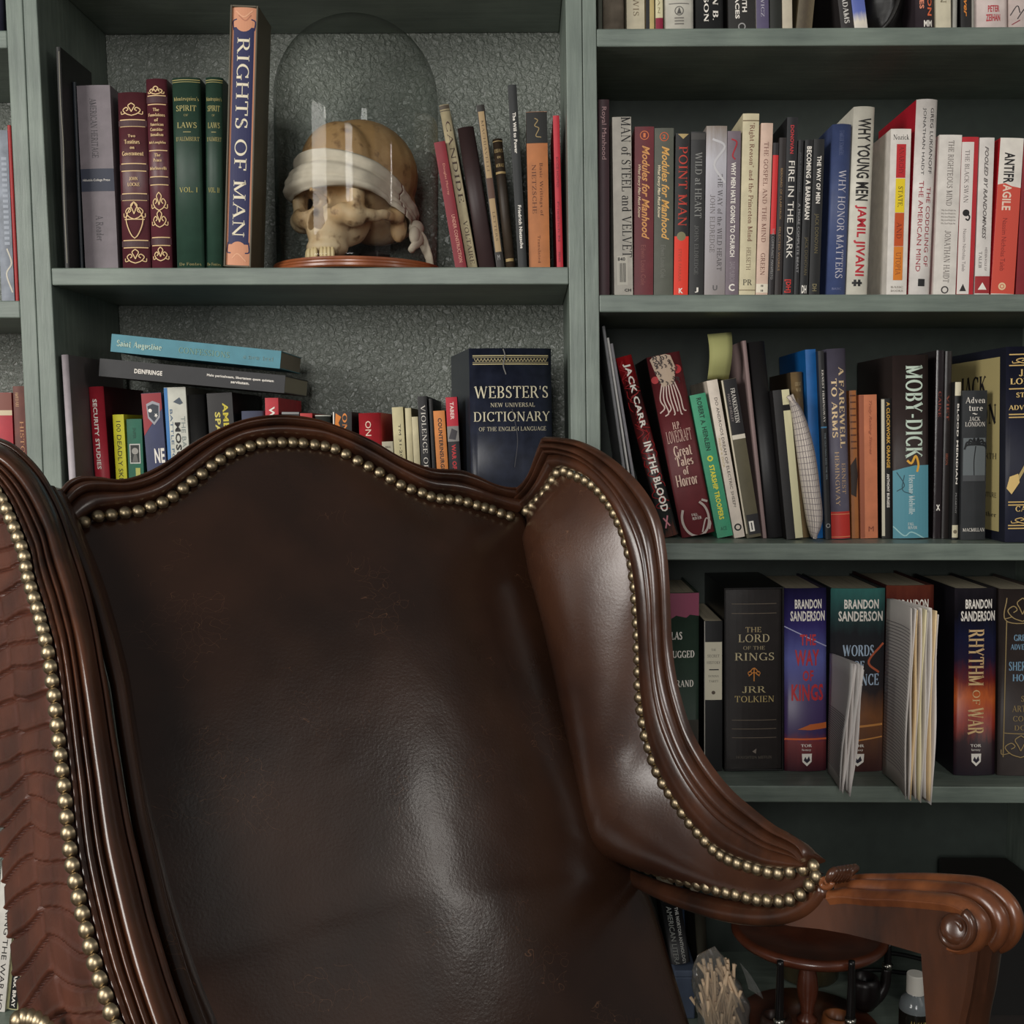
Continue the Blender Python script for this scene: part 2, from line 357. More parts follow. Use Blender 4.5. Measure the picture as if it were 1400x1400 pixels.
def strips(V, Fc):
    """cut flat print along the facets of the rounded spine"""
    def clip(P, a, sgn):
        out = []
        for i in range(len(P)):
            p, q = P[i-1], P[i]; dp, dq = (p[0]-a)*sgn, (q[0]-a)*sgn
            if (dp >= 0) != (dq >= 0):
                t = dp/(dp-dq); out.append((a, p[1]+(q[1]-p[1])*t))
            if dq >= 0: out.append(q)
        return out
    NV, NF = [], []
    for fc in Fc:
        P = [V[i] for i in fc]; s0, s1 = min(p[0] for p in P), max(p[0] for p in P)
        for k in range(max(0, int(s0*10+1e-6)), min(9, int(s1*10-1e-6))+1):
            Q = P
            if s0 < k/10: Q = clip(Q, k/10, 1)
            if s1 > (k+1)/10: Q = clip(Q, (k+1)/10, -1)
            if len(Q) > 2: NF.append(tuple(range(len(NV), len(NV)+len(Q)))); NV += Q
    return NV, NF
def book_body(t, W, H, D, kind, spine_m, side_m, pages=(196, 184, 158), bulge=None):
    """cover wrapped round a page block; local x across the spine, y into the shelf, z up"""
    if kind == 'X':                                              # slipcase: closed sides, the book's back shown in its mouth
        e = .0022
        o = mesh('slipcase', *join([box(0, e, 0, D, 0, H), box(W-e, W, 0, D, 0, H), box(e, W-e, 0, D, 0, e), box(e, W-e, 0, D, H-e, H), box(e, W-e, D-e, D, e, H-e)]), side_m, t); bevel(o, .0007)
        W2, H2 = W-2*e, H-2*e; n = 10; rows = []
        for z in (e+.0002, e+H2-.0002):
            rows.append([(min(W-e-.0003, max(e+.0003, W*i/n)), .0042-.0035*(1-(2*i/n-1)**2), z) for i in range(n+1)]+[(W-e-.0003, D-.004, z), (e+.0003, D-.004, z)])
        V, Fc = grid(rows, True); k = len(rows[0]); Fc += [tuple(range(k))[::-1], tuple(range(k, 2*k))]
        mesh('book_in_case', V, Fc, spine_m, t)
        return pl(lambda s: .0042-.0035*(1-(2*s-1)**2))
    b = bulge if bulge is not None else (.0042 if kind == 'H' else .0009)
    th = min(.0024 if kind == 'H' else .0006, W*.12); n = 10
    f = lambda s: b*((2*s-1)**2) if True else 0
    outer = [(W*i/n, f(i/n)) for i in range(n+1)]; inner = [(th+(W-2*th)*i/n, f(i/n)+th) for i in range(n+1)]
    ring = [(0, D)]+outer+[(W, D), (W-th, D)]+inner[::-1]+[(th, D)]
    V, Fc = grid([[(x, y, 0) for x, y in ring], [(x, y, H) for x, y in ring]], True)
    k = len(ring)
    mi = [1]+[0]*n+[1]+[1]*(len(Fc)-n-2)
    # caps as quads between outer and inner outline
    for zz, rev in ((0, True), (1, False)):
        base = zz*k
        O = [0]+list(range(1, n+2))+[n+2]; I = [k-1]+list(range(k-2, k-2-(n+1), -1))+[n+3]
        for a in range(len(O)-1):
            q = (base+O[a], base+O[a+1], base+I[a+1], base+I[a]); Fc.append(q if rev else q[::-1]); mi.append(0 if 0 < a < n+1 else 1)
    co = mesh('cover', V, Fc, [spine_m, side_m], t, mi=mi)
    if b > .0015:
        for i_ in range(1, n+1): co.data.polygons[i_].use_smooth = True
    g = .0032 if kind == 'H' else .0
    f = pl(f)
    mesh('pages', *box(th+.0001, W-th-.0001, b+th+.0003, D-(.003 if kind == 'H' else .0002), g+.0001, H-g-.0001), page_mat(pages), t)
    return f
def decos(t, W, H, decs, zl, f, h_px):
    """flat print on the spine: titles, panels, rules, emblems, each kind one mesh"""
    px = h_px                                                    # metres per pixel here
    LV, LF, LM, lmats = [], [], [], []; own = []
    PV, PF, PM, pmats = [], [], [], []
    def mi(lst, c, rough=.55, metal=0):
        m = mat(cc(c), rough, BG, wear=0)
        if m not in lst: lst.append(m)
        return lst.index(m)
    for i, d in enumerate(decs):
        e = .00025+.00004*i; k = d[0]
        if k in 'TU':
            _, font, tx, y0, y1, s0, s1, c = d
            if k == 'T': V, Fc = fit_text(font, tx, zl(y0), zl(y1), s0, s1); V = [(b_, a) for a, b_ in V]; # x->down, y->right
            else: V, Fc = fit_text(font, tx, zl(y1), zl(y0), s1, s0); V = [(b_, a) for a, b_ in V]
        elif k == 'H':
            _, font, tx, y0, y1, s0, s1, c = d
            V, Fc = fit_text(font, tx, s0, s1, zl(y1), zl(y0))
        elif k == 'R':
            _, y0, y1, s0, s1, c = d; n = 6
            V = [(s0+(s1-s0)*j/n, zl(y)) for y in (y1, y0) for j in range(n+1)]
            Fc = [(j, j+1, n+2+j, n+1+j) for j in range(n)]
        elif k == 'O':
            _, yc, s_, r_, ri, c = d; n = 20; z = zl(yc); V, Fc = [], []
            if ri:
                V = [(s_+rr*px*math.cos(2*PI*j/n)/W, z+rr*px*math.sin(2*PI*j/n)) for rr in (r_, ri) for j in range(n)]
                Fc = [(j, (j+1) % n, n+(j+1) % n, n+j) for j in range(n)]
            else:
                V = [(s_+r_*px*math.cos(2*PI*j/n)/W, z+r_*px*math.sin(2*PI*j/n)) for j in range(n)]; Fc = [tuple(range(n))]
        elif k == 'P':                                           # filled polygon of (s, y)
            _, pts, c = d; V = [(s_, zl(y)) for s_, y in pts]; Fc = [tuple(range(len(pts)))]
        elif k == 'L':
            _, pts, wd, c = d; V, Fc = [], []
            q = [Vector((s_*W, zl(y))) for s_, y in pts]
            if len(q) > 2: q = [p.xy for p in smooth_poly([(p.x, p.y, 0) for p in q], len(q)*5)]
            for j, p in enumerate(q):
                tg = (q[min(j+1, len(q)-1)]-q[max(j-1, 0)]).normalized(); nn = Vector((-tg.y, tg.x))*wd*px/2
                V += [((p+nn).x/W, (p+nn).y), ((p-nn).x/W, (p-nn).y)]
            Fc = [(2*j, 2*j+1, 2*j+3, 2*j+2) for j in range(len(q)-1)]
        V, Fc = strips([(p[0], min(H-.0004, max(.0006, p[1]))) for p in V], Fc)
        if k in 'THU':
            mesh('lettering', [(s_*W, f(min(1, max(0, s_)))-e, z) for s_, z in V], Fc, mat(cc(d[-1]), .55, BG), t); continue
        T = k in 'THU'
        if (k == 'R' and abs(d[2]-d[1]) > 3 and (d[4]-d[3])*W/px > 2.5) or k == 'P' or (k == 'O' and d[3] > 3.5):
            nm = {'R': 'printed_band', 'P': 'printed_patch', 'O': 'printed_emblem'}[k]
            mesh(nm, [(s_*W, f(min(1, max(0, s_)))-e, z) for s_, z in V], Fc, mat(cc(d[-1]), .55, BG), t); continue
        vv, ff, mm, ms = (LV, LF, LM, lmats) if T else (PV, PF, PM, pmats)
        b0 = len(vv); vv += [(s_*W, f(min(1, max(0, s_)))-e, z) for s_, z in V]; ff += [tuple(a+b0 for a in q) for q in Fc]
        mm += [mi(ms, c)]*len(Fc)
    if PV: mesh('fine_ornament', PV, PF, pmats, t, mi=PM)['kind'] = 'stuff'
    if LV: mesh('lettering', LV, LF, lmats, t, mi=LM)
PREV = {}
def book(kind, label, x0b, x1b, x0t, ytop, col, decs=(), side=None, row=None, D=None, set_=None, name=None, pages=(196, 184, 158), m=None, yaw=0, yb=None, zs=None, rough=.5, bulge=None, wear=.12, cat='book', group=None, gap=.0005):
    R = ROWS[row]; Ys = R['set'] if set_ is None else set_; yb = R['yb'] if yb is None else yb; zs = R['z'] if zs is None else zs
    D = D or (.150 if kind in 'PX' else .156); D = min(D, SD-Ys-.006)
    A, B, Tl = at(x0b, yb, Ys), at(x1b, yb, Ys), at(x0t, ytop, Ys)
    # neighbours on a shelf touch, they do not pass through each other
    for px_, zt_, y0_, y1_ in PREV.setdefault(row, []):
        if y0_ > Ys+D or y1_ < Ys: continue
        lx = lambda z: A.x+(Tl.x-A.x)*(z-A.z)/(Tl.z-A.z)
        zt = min(zt_, Tl.z); ob, ot = px_(zs)-lx(zs), px_(zt)-lx(zt)
        if max(ob, ot) > .022: continue
        if ob > 0: A.x += ob+.0003
        if ot > 0: Tl.x += (ot+.0003)*max(1, (Tl.z-A.z)/max(.03, zt-A.z)) if ot > ob else ot+.0003
        if B.x-A.x < .003: B.x = A.x+.003
    th = math.atan2(Tl.x-A.x, Tl.z-A.z); W = max(.002, (B.x-A.x)*math.cos(th)-gap)
    lift = W*math.sin(th) if th > 0 else 0
    X = A.x+(zs-A.z)*math.tan(th)+lift*math.tan(th); base = Vector((X, Ys, zs+lift+.0004)); H = (Tl.z-base.z)/math.cos(th)
    PREV[row].append(((lambda z, X=X, th=th, W=W, lift=lift: X+W/math.cos(th)+(z-zs-lift)*math.tan(th)), base.z+H*math.cos(th), Ys, Ys+D))
    nm = name or {'P': 'paperback_book', 'H': 'hardcover_book', 'X': 'boxed_book'}[kind]
    t = root(nm, label, cat, base, (0, th, yaw), group or R['group'])
    sm = m or mat(cc(col), rough, BG, wear=wear); sd = mat(cc(side), rough, BG, wear=.08) if side else sm
    f = book_body(t, W, H, D, kind, sm, sd, pages, bulge)
    xc = (x0b+x1b)/2
    zl = lambda y: (at(xc, y, Ys).z-base.z)/math.cos(th)
    if decs: decos(t, W, H, decs, zl, f, (Ys+CAMD)/F)
    return t
ROWS = {
 'R1': dict(z=shelf_z(37.5, 1100), yb=37, set=.05, group='books on the top right shelf'),
 'R2': dict(z=shelf_z(402.5, 1100), yb=401, set=.05, group='books on the second right shelf'),
 'R3': dict(z=shelf_z(743, 1100), yb=736, set=.062, group='books on the third right shelf'),
 'R4': dict(z=shelf_z(1075, 1100), yb=1055, set=.06, group='big books on the fourth right shelf'),
 'C1': dict(z=shelf_z(365.5, 400), yb=364, set=.045, group='old books beside the glass dome'),
 'C2': dict(z=shelf_z(743, 400), yb=655, set=.06, group='books behind the armchair back'),
 'L0': dict(z=shelf_z(41, 10), yb=40, set=.05, group='books at the left edge'),
 'L1': dict(z=shelf_z(411, 10), yb=410, set=.05, group='books at the left edge'),
 'L2': dict(z=shelf_z(743, 10), yb=610, set=.05, group='books at the left edge'),
 'B': dict(z=ZDECK, yb=1400, set=.05, group='books on the bottom boards')}
def flour(y0, y1, c, s0=.12, s1=.88):
    """gilt scroll ornament between y0 and y1"""
    yc = (y0+y1)/2; h = (y1-y0)/2; out = []
    for sx in (-1, 1):
        q = lambda a, b_: (.5+sx*a*(s1-s0)/2, yc+b_*h)
        out.append(('L', [q(0, 1), q(.5, .7), q(.8, .1), q(.5, -.3), q(.3, 0), q(.5, .25)], 1.3, c))
        out.append(('L', [q(0, -1), q(.3, -.6), q(.15, -.1), q(0, .4)], 1.3, c))
        out.append(('L', [q(.55, .6), q(.95, .75), q(1, .3)], 1.1, c))
    return out
# --- right bookcase, second shelf
b = lambda *a, **k: book(*a, row='R2', **k)
b('P', 'thin dark maroon paperback at the left end, pale name at its top', 819, 834, 818, 136, (58, 30, 36), [('T', 'n', 'Royal Manhood', 146, 218, .2, .75, (176, 140, 140))])
b('P', 'cream and grey paperback with large black serif title and a barcode sticker', 840, 866, 837, 160, (196, 190, 178), [('T', 's', 'MAN of STEEL and VELVET', 160, 352, .45, .98, 'k'),
  ('R', 350, 390, .15, .72, (214, 208, 194)), ('H', 'h', '840', 352, 357, .2, .6, 'k')]+[('R', 360, 386, .28+.055*i, .28+.055*i+(.03 if i % 3 else .015), 'k') for i in range(7)]+[('H', 'h', 'CH', 395, 399, .55, .9, 'k')])
b('P', 'maroon paperback with slanted orange title, right of the cream one', 867, 893.5, 868, 173, (104, 40, 46), [('T', 'i', 'Modules for Manhood', 199, 327, .38, .78, (214, 152, 92)), ('T', 'i', 'What Every Man Must Know', 225, 298, .14, .32, (214, 190, 160)),
  ('O', 185, .5, 6, 5, (214, 120, 70)), ('H', 'h', '1', 182, 188, .44, .56, (214, 120, 70)), ('T', 'n', 'Edwin Louis Cole', 335, 390, .35, .6, (140, 80, 76))])
b('P', 'grey-green paperback with slanted orange title, right of the maroon one', 894, 920.5, 895, 175, (82, 84, 74), [('T', 'i', 'Modules for Manhood', 200, 328, .38, .78, (210, 160, 88)), ('T', 'i', 'What Every Man Must Know', 226, 298, .14, .32, (214, 200, 170)),
  ('O', 187, .5, 6, 5, (200, 90, 50)), ('H', 'h', '2', 184, 190, .42, .58, (200, 90, 50)), ('T', 'n', 'Edwin Louis Cole', 335, 380, .35, .6, (112, 112, 104))])
b('P', 'black paperback with thin red title and bright red lower third', 921, 941, 924, 182, (30, 30, 30), [('R', 323, 410, 0, 1, (214, 56, 38)), ('T', 's', 'POINT MAN', 200, 309, .22, .86, (186, 60, 46)), ('O', 323, .48, 6, 0, (120, 116, 84)),
  ('P', [(.15, 183), (.9, 183), (.52, 190)], (170, 148, 100)), ('T', 'n', 'STEVE FARRAR', 340, 385, .3, .5, (170, 60, 40)), ('H', 'h', 'K', 394, 401, .35, .65, 'w')])
b('P', 'charcoal paperback with faint grey title, right of the red-bottomed one', 942, 962, 945, 180, (42, 42, 42), [('T', 's', 'WILD at HEART', 208, 298, .3, .8, (136, 136, 132)), ('T', 's', 'JOHN ELDREDGE', 308, 375, .32, .62, (98, 98, 96)), ('R', 182, 191, 0, 1, (64, 62, 60)), ('H', 'h', 'J', 393, 400, .4, .65, 'w')])
b('P', 'silver-grey paperback with a pale swirl picture on its upper spine', 963, 991.5, 966, 172, 'g', [('T', 's', 'THE WAY of the WILD HEART', 238, 370, .58, .82, (76, 72, 72)), ('T', 's', 'JOHN ELDREDGE', 266, 345, .22, .46, (110, 104, 104)), ('L', [(.3, 190), (.9, 200), (.4, 225), (.95, 250)], 3, (190, 188, 190)), ('H', 'h', 'U', 390, 397, .4, .62, (90, 88, 88))],
  m=ramp_mat('silver_print', [(0, (136, 128, 126)), (.5, (156, 152, 158)), (.8, (180, 178, 184)), (1, (130, 118, 108))], .12, 5, gain=BG))
b('P', 'mauve-grey thin paperback with bold white capitals', 991.5, 1010, 995, 179, (110, 98, 106), [('T', 'h', 'WHY MEN HATE GOING TO CHURCH', 222, 351, .3, .66, 'w'), ('L', [(.3, 190), (.7, 195), (.4, 212), (.6, 218)], 2, (160, 40, 50)), ('T', 'n', 'DAVID MURROW', 358, 386, .3, .7, (150, 140, 146)), ('H', 'h', 'C', 388, 398, .25, .7, 'w')])
b('P', 'tall cream paperback with red-brown quoted title', 1010.5, 1033, 1016, 155, (198, 188, 156), [('T', 's', '"Right Reason" and the Princeton Mind', 168, 330, .38, .74, (104, 44, 34)), ('T', 's', 'HELSETH', 338, 369, .4, .66, (120, 100, 80)), ('R', 164, 165.5, 0, 1, (120, 104, 80)), ('H', 's', 'PR', 382, 390, .22, .78, 'k'), ('R', 396, 397, 0, 1, (120, 104, 80))])
b('P', 'pale pink paperback with a small cream note in it', 1033.5, 1050, 1041, 168, (204, 176, 158), [('T', 's', 'THE GOSPEL AND THE MIND', 194, 331, .3, .68, (120, 80, 70)), ('T', 's', 'GREEN', 346, 376, .3, .68, (110, 70, 60)), ('R', 388, 400, 0, 1, (220, 210, 190)), ('H', 'h', '::', 389, 399, .4, .6, 'k')])
b('P', 'very thin black booklet with a red upper spine', 1050.5, 1058.5, 1057.5, 195, (36, 32, 34), [('R', 212, 320, 0, 1, (196, 44, 46)), ('T', 'n', 'THE COMMUNIST MANIFESTO', 312, 382, .3, .7, 'g')])
b('P', 'thin black-brown paperback between the booklet and the tall black one', 1059, 1069, 1066, 188, (40, 33, 32), [('T', 'n', 'BERNARD OF CLAIRVAUX', 230, 300, .3, .6, (150, 120, 80)), ('T', 'n', 'SELECTED WORKS', 310, 370, .3, .6, (140, 110, 76))])
b('P', 'tall black paperback with red name over wide white capitals', 1070, 1085, 1075.5, 160, (26, 26, 29), [('T', 'h', 'DONOVAN', 171, 210, .32, .66, (180, 50, 54)), ('T', 'n', 'FIRE IN THE DARK', 220, 353, .25, .8, 'w'), ('T', 'h', '[DH]', 382, 400, .15, .75, (196, 50, 44))])
b('P', 'thin black paperback with small grey capitals near its foot', 1085.5, 1093, 1092, 191, (28, 28, 30), [('T', 'n', 'JACK DONOVAN', 208, 262, .3, .65, (90, 90, 92)), ('T', 'n', 'A MORE COMPLETE BEAST', 278, 373, .3, .72, (150, 148, 148))])
b('P', 'black paperback with heavy white title above faded gold name', 1093.5, 1105, 1101, 191, (24, 24, 25), [('T', 'h', 'BECOMING A BARBARIAN', 200, 300, .25, .85, 'w'), ('T', 'n', 'JACK DONOVAN', 324, 376, .3, .8, (100, 90, 64)), ('H', 'h', 'DH', 390, 401, .2, .8, 'w')])
b('P', 'slightly shorter black paperback, second of the pair with faded gold names', 1106, 1121, 1113, 190, (24, 24, 24), [('T', 'h', 'THE WAY OF MEN', 213, 278, .35, .75, 'w'), ('T', 'n', 'JACK DONOVAN', 292, 346, .25, .7, (104, 94, 64)), ('T', 'h', 'DH', 388, 398, .3, .7, (120, 110, 80))])
b('H', 'slate blue hardcover with thin pale title', 1131, 1157, 1139.5, 169, (62, 74, 112), [('T', 's', 'WHY HONOR MATTERS', 232, 380, .38, .8, (186, 182, 190)), ('T', 's', 'TAMLER SOMMERS', 178, 212, .35, .6, (84, 94, 128)), ('H', 'n', 'BASIC', 393, 396, .25, .75, (110, 116, 150))])
b('H', 'cream hardcover with heavy black title over red author name', 1158, 1187, 1168.5, 145, (204, 200, 186), [('T', 'h', 'WHY YOUNG MEN', 161, 274, .22, .84, (26, 24, 22)), ('T', 'h', 'JAMIL JIVANI', 280, 377, .22, .78, (176, 36, 48)), ('R', 382, 391, .3, .42, 'k'), ('R', 382, 391, .5, .62, 'k'), ('R', 385, 388, .22, .7, 'k')])
nz = b('P', 'white paperback with red, yellow and orange blocks down its spine', 1212, 1240, 1218.5, 176, (210, 204, 196), [('H', 's', 'Nozick', 183.5, 191, .12, .9, (60, 56, 54)), ('R', 197, 243, .3, .76, (180, 34, 38)), ('R', 244, 290.5, .3, .76, (224, 196, 30)), ('R', 291, 336.5, .3, .76, (186, 76, 26)), ('R', 337, 383, .3, .76, (206, 120, 34)),
  ('T', 's', 'ANARCHY,', 200, 240, .4, .66, (120, 30, 30)), ('T', 's', 'STATE,', 255, 283, .4, .66, (40, 50, 30)), ('T', 's', 'AND', 304, 326, .4, .66, (120, 40, 20)), ('T', 's', 'UTOPIA', 345, 376, .4, .66, (140, 70, 30)), ('H', 's', 'BASIC', 391, 394, .2, .8, (120, 110, 100)), ('H', 's', 'BOOKS', 396, 399, .2, .8, (120, 110, 100))], D=.14)
b('H', 'tall white hardcover with red boards and two columns of spine print', 1243, 1272, 1254.5, 135, (214, 208, 202), [('T', 'n', 'GREG LUKIANOFF', 147, 237, .66, .83, 'dk'), ('T', 'n', 'JONATHAN HAIDT', 147, 239, .28, .45, 'dk'), ('T', 'n', 'THE CODDLING OF', 255, 364, .62, .83, (150, 44, 56)), ('T', 'n', 'THE AMERICAN MIND', 247, 371, .26, .47, (150, 44, 56)), ('R', 381, 391, .4, .72, 'k')], side=(170, 22, 40))
b('P', 'off-white paperback with grey capitals, right of the tall white hardcover', 1276, 1307, 1285, 184, (208, 202, 194), [('T', 's', 'THE RIGHTEOUS MIND', 192, 281, .4, .66, (108, 100, 96)), ('T', 's', 'JONATHAN HAIDT', 315, 386, .4, .68, (108, 100, 96)), ('O', 396, .5, 5, 3.4, (60, 56, 56))]+[('H', 'n', 'Why Good People Are', 286+4.5*i, 289+4.5*i, .2, .85, (120, 112, 108)) for i in range(5)])
b('P', 'white paperback in a red wrapper with a small black bird', 1308, 1331, 1313.5, 187, (176, 26, 38), [('R', 194, 402, 0, .72, (212, 204, 198)), ('T', 's', 'THE BLACK SWAN', 205, 277, .2, .48, (84, 76, 74)), ('O', 291, .38, 4.5, 0, (24, 22, 22)), ('L', [(.4, 292), (.6, 296), (.52, 301), (.36, 299)], 2, (24, 22, 22)), ('T', 'n', 'Nassim Nicholas Taleb', 313, 371, .25, .44, (120, 112, 110)), ('P', [(.15, 398), (.35, 388), (.55, 398)], (40, 36, 36))])
b('P', 'white paperback with slanted grey title and dark red foot', 1332.5, 1353, 1340, 188, (208, 202, 196), [('T', 'i', 'FOOLED BY RANDOMNESS', 200, 327, .36, .62, (92, 86, 84)), ('T', 's', 'TALEB', 344, 366, .2, .4, (70, 66, 66)), ('T', 'n', 'HIDDEN ROLE OF', 338, 370, .6, .75, (120, 110, 108)), ('R', 377.5, 401, -.0, 1, (150, 36, 40)), ('P', [(.2, 396), (.5, 386), (.8, 396)], 'w')])
b('P', 'white and brick-red torn-look paperback at the right end', 1355, 1387, 1368.5, 188, (216, 210, 200), [('P', [(0, 252), (.3, 250), (.6, 254), (1, 256), (1, 401), (0, 401)], (196, 72, 56)), ('T', 'h', 'ANTIFR', 208, 250, .22, .66, 'k'), ('T', 'h', 'AGILE', 252, 287, .22, .6, (224, 200, 180)), ('T', 'n', 'Nassim Nicholas Taleb', 298, 370, .3, .5, (130, 40, 36)), ('O', 391, .45, 5, 3, (220, 190, 150)), ('O', 391, .45, 2, 0, (220, 190, 150))], side=(180, 30, 40))
b('P', 'dark red paperback cut by the right edge, second shelf', 1389, 1414, 1400, 192, (120, 20, 30), [('T', 's', 'TALEB', 220, 300, .3, .7, 'w')])
# --- right bookcase, top shelf (feet of the books only)
b = lambda *a, **k: book(*a, row='R1', **k)
b('P', 'mottled green-black spine against the left upright, top shelf', 817, 824, 816, -175, (62, 64, 54), [])
b('H', 'worn brown cloth book, top shelf left', 825, 854, 823, -170, (108, 98, 86), [], wear=.3)
b('P', 'cream book whose faded title ends in WIS', 857, 882, 855, -160, (200, 190, 164), [('T', 's', 'LEWIS', -20, 22, .36, .68, (130, 116, 92))])
b('P', 'thin black and yellow spine, top shelf', 883, 895, 882, -150, (190, 170, 116), [('R', -150, 40, 0, .45, 'k')])  # black left strip stands in for the shaded gap beside the book
b('P', 'cream book with a crimson foot, top shelf', 896.5, 907, 895, -165, (204, 196, 160), [('R', 24.5, 40, 0, 1, (130, 24, 52)), ('T', 's', 'DEAN', -20, 19, .3, .6, (130, 116, 80))])
b('H', 'pale grey wide hardcover with a small round emblem', 909, 949, 907, -200, (196, 192, 180), [('R', 4.5, 5.5, .15, .85, (90, 88, 84)), ('O', 15, .5, 6, 5, (80, 78, 74)), ('P', [(.42, 19), (.5, 10), (.58, 19)], (80, 78, 74))]+[('R', 24+4*i, 25.6+4*i, .34, .66, (110, 106, 100)) for i in range(3)])
b('H', 'black hardcover with bold white capitals in two lines, top shelf', 952, 990, 950, -170, (38, 38, 38), [('T', 'b', 'ROBSON', -40, 30, .28, .46, 'w'), ('T', 'b', 'WAN B.', -36, 28, .6, .82, 'w')])
b('P', 'black book reading FACES at its foot, top shelf', 996, 1033, 993, -180, (36, 34, 32), [('T', 'h', 'OF FACES', -32, 26, .26, .42, 'w'), ('T', 'h', 'SHIP WITH', -40, 17, .52, .7, 'w'), ('O', 37, .5, 5, 3.5, 'g')])
b('P', 'purple-blue paperback standing upright on the top shelf', 1034.5, 1052, 1032, -150, (84, 76, 104), [('T', 's', 'HURWICZ', -30, 23, .36, .64, (180, 176, 186))], side='w')
b('P', 'dark green-black paperback directly right of the purple-blue one', 1053, 1069, 1051, -150, (30, 32, 27), [])
b('P', 'thin cream book beside the leaning striped one', 1070, 1084, 1068, -120, (186, 176, 156), [])
b('P', 'book set in backwards, its brown page edges leaning right', 1089, 1111, 1104, -120, (86, 76, 58), [], name='paperback_book', m=ramp_mat('stacked_pages', [(0, (92, 82, 62)), (.5, (70, 60, 46)), (1, (96, 84, 62))], .5, 24, axis='X', gain=BG))
b('P', 'black leaning book with white capitals across its foot', 1150, 1168, 1133, -110, (44, 40, 40), [('T', 'b', 'HY ADAMS', -22, 33, .3, .74, (200, 196, 190))])
b('P', 'leaning book with a blue and white sky picture', 1168.5, 1187, 1146, -110, 'w', [], m=ramp_mat('sky_print', [(0, (188, 184, 186)), (.16, (214, 206, 190)), (.24, (90, 104, 172)), (.5, (70, 84, 150)), (1, (120, 130, 170))], .06, 4, gain=BG))
b('H', 'dark plum book with orange letters at the right', 1253, 1279, 1250, -170, (52, 44, 48), [('T', 'h', 'CAMERON', -60, 22, .6, .85, (214, 100, 60)), ('T', 'h', 'BLES', -14, 12, .2, .42, (214, 130, 100)), ('H', 'h', 'MM', 28, 37, .4, .85, 'w')])
b('P', 'plain cream book between the plum one and the thin leaning ones', 1280, 1301, 1278, -160, (196, 188, 164), [('T', 's', 'N', -10, 5, .3, .7, (120, 110, 90))])
b('P', 'thin pale grey pamphlet leaning in a gap of the top shelf', 1303, 1309, 1305, -110, (150, 148, 140), [])
b('P', 'narrow black book with orange script between thin grey spines', 1314, 1328, 1312, -140, (28, 26, 26), [('T', 'i', 'at Hover', -40, 23, .3, .7, (214, 130, 50))])
b('P', 'thin grey spine next to the narrow black one', 1329, 1333, 1329, -130, (140, 136, 128), [])
b('H', 'white-pink book with two short red lines of capitals', 1334, 1379, 1331, -190, (216, 200, 194), [('H', 'h', 'PETER', 8, 17, .38, .74, (176, 58, 66)), ('H', 'h', 'ZEIHAN', 20, 29.5, .32, .76, (176, 58, 66))])
b('H', 'pale pink book with scribbled dark lines, cut by the right edge', 1381, 1416, 1379, -170, (196, 180, 174), [('L', [(.05, 20), (.3, 8), (.4, 18)], 1.2, 'dk'), ('L', [(.3, 26), (.5, 16), (.8, 4)], 1.2, 'dk'), ('L', [(.1, 33), (.4, 28)], 1.2, (130, 50, 60))])
# --- right bookcase, third shelf
b = lambda *a, **k: book(*a, row='R3', **k)
b('P', 'first grey magazine leaning in the corner by the upright', 851, 856, 823, 446, (120, 120, 122), name='magazine', cat='magazine', yb=640, gap=.001)
b('P', 'white middle magazine of the three leaning in the corner', 857, 861, 829, 462, (196, 194, 190), name='magazine', cat='magazine', yb=640, gap=.001)
b('P', 'outer grey magazine, nearest the red and black book', 862, 867, 834, 470, (132, 130, 134), name='magazine', cat='magazine', yb=640, gap=.001)
b('H', 'leaning black hardcover with red cracks and bold white capitals', 907, 930, 842, 490, (40, 18, 18),   [('L', [(random.random(), y), (random.random(), y+8), (random.random(), y+14)], .9, (150, 22, 26)) for y in range(496, 690, 5)]+[('T', 'h', 'JACK CARR', 500, 588, .28, .76, 'w'), ('T', 'h', 'IN THE BLOOD', 607, 702, .3, .78, 'w'), ('L', [(.3, 710), (.6, 722)], 2, (190, 120, 130)), ('L', [(.6, 708), (.3, 724)], 2, (190, 120, 130))], m=ramp_mat('cracked_red_print', [(0, (84, 50, 42)), (.06, (30, 34, 32)), (.3, (20, 18, 18)), (.55, (80, 14, 16)), (.8, (34, 12, 14)), (1, (160, 24, 30))], .22, 9, gain=BG), side='k')
lv = [('L', [(.3+.06*i, 527), (.16+.1*i, 548), (.24+.09*i, 560+((i*7) % 12)), (.08+.13*i, 566+((i*5) % 9))], 1.7, (190, 170, 160)) for i in range(7)]
lv += [('O', 521, .12, 5, 0, (160, 36, 40)), ('O', 512, .82, 6, 0, (160, 36, 40)), ('P', [(.08, 493), (.2, 489), (.55, 487), (.7, 492), (.78, 508), (.66, 530), (.3, 532), (.18, 515)], (168, 148, 128))]
lv += [('L', [(x_, y_), (x_+.05, y_+2.5), (x_+.02, y_+5)], 1.3, (44, 30, 28)) for x_, y_ in [(random.uniform(.12, .78), random.uniform(488, 528)) for _ in range(40)]]
lv += [('L', [(.5+.4*math.cos(a), 713+24*math.sin(a)) for a in [math.radians(x) for x in range(-60, 240, 25)]], 3.2, (170, 158, 150)), ('L', [(.78, 690), (.95, 694)], 3, (170, 158, 150)), ('L', [(.62, 733), (.8, 716), (.92, 722), (.85, 731)], 2, (170, 158, 150))]
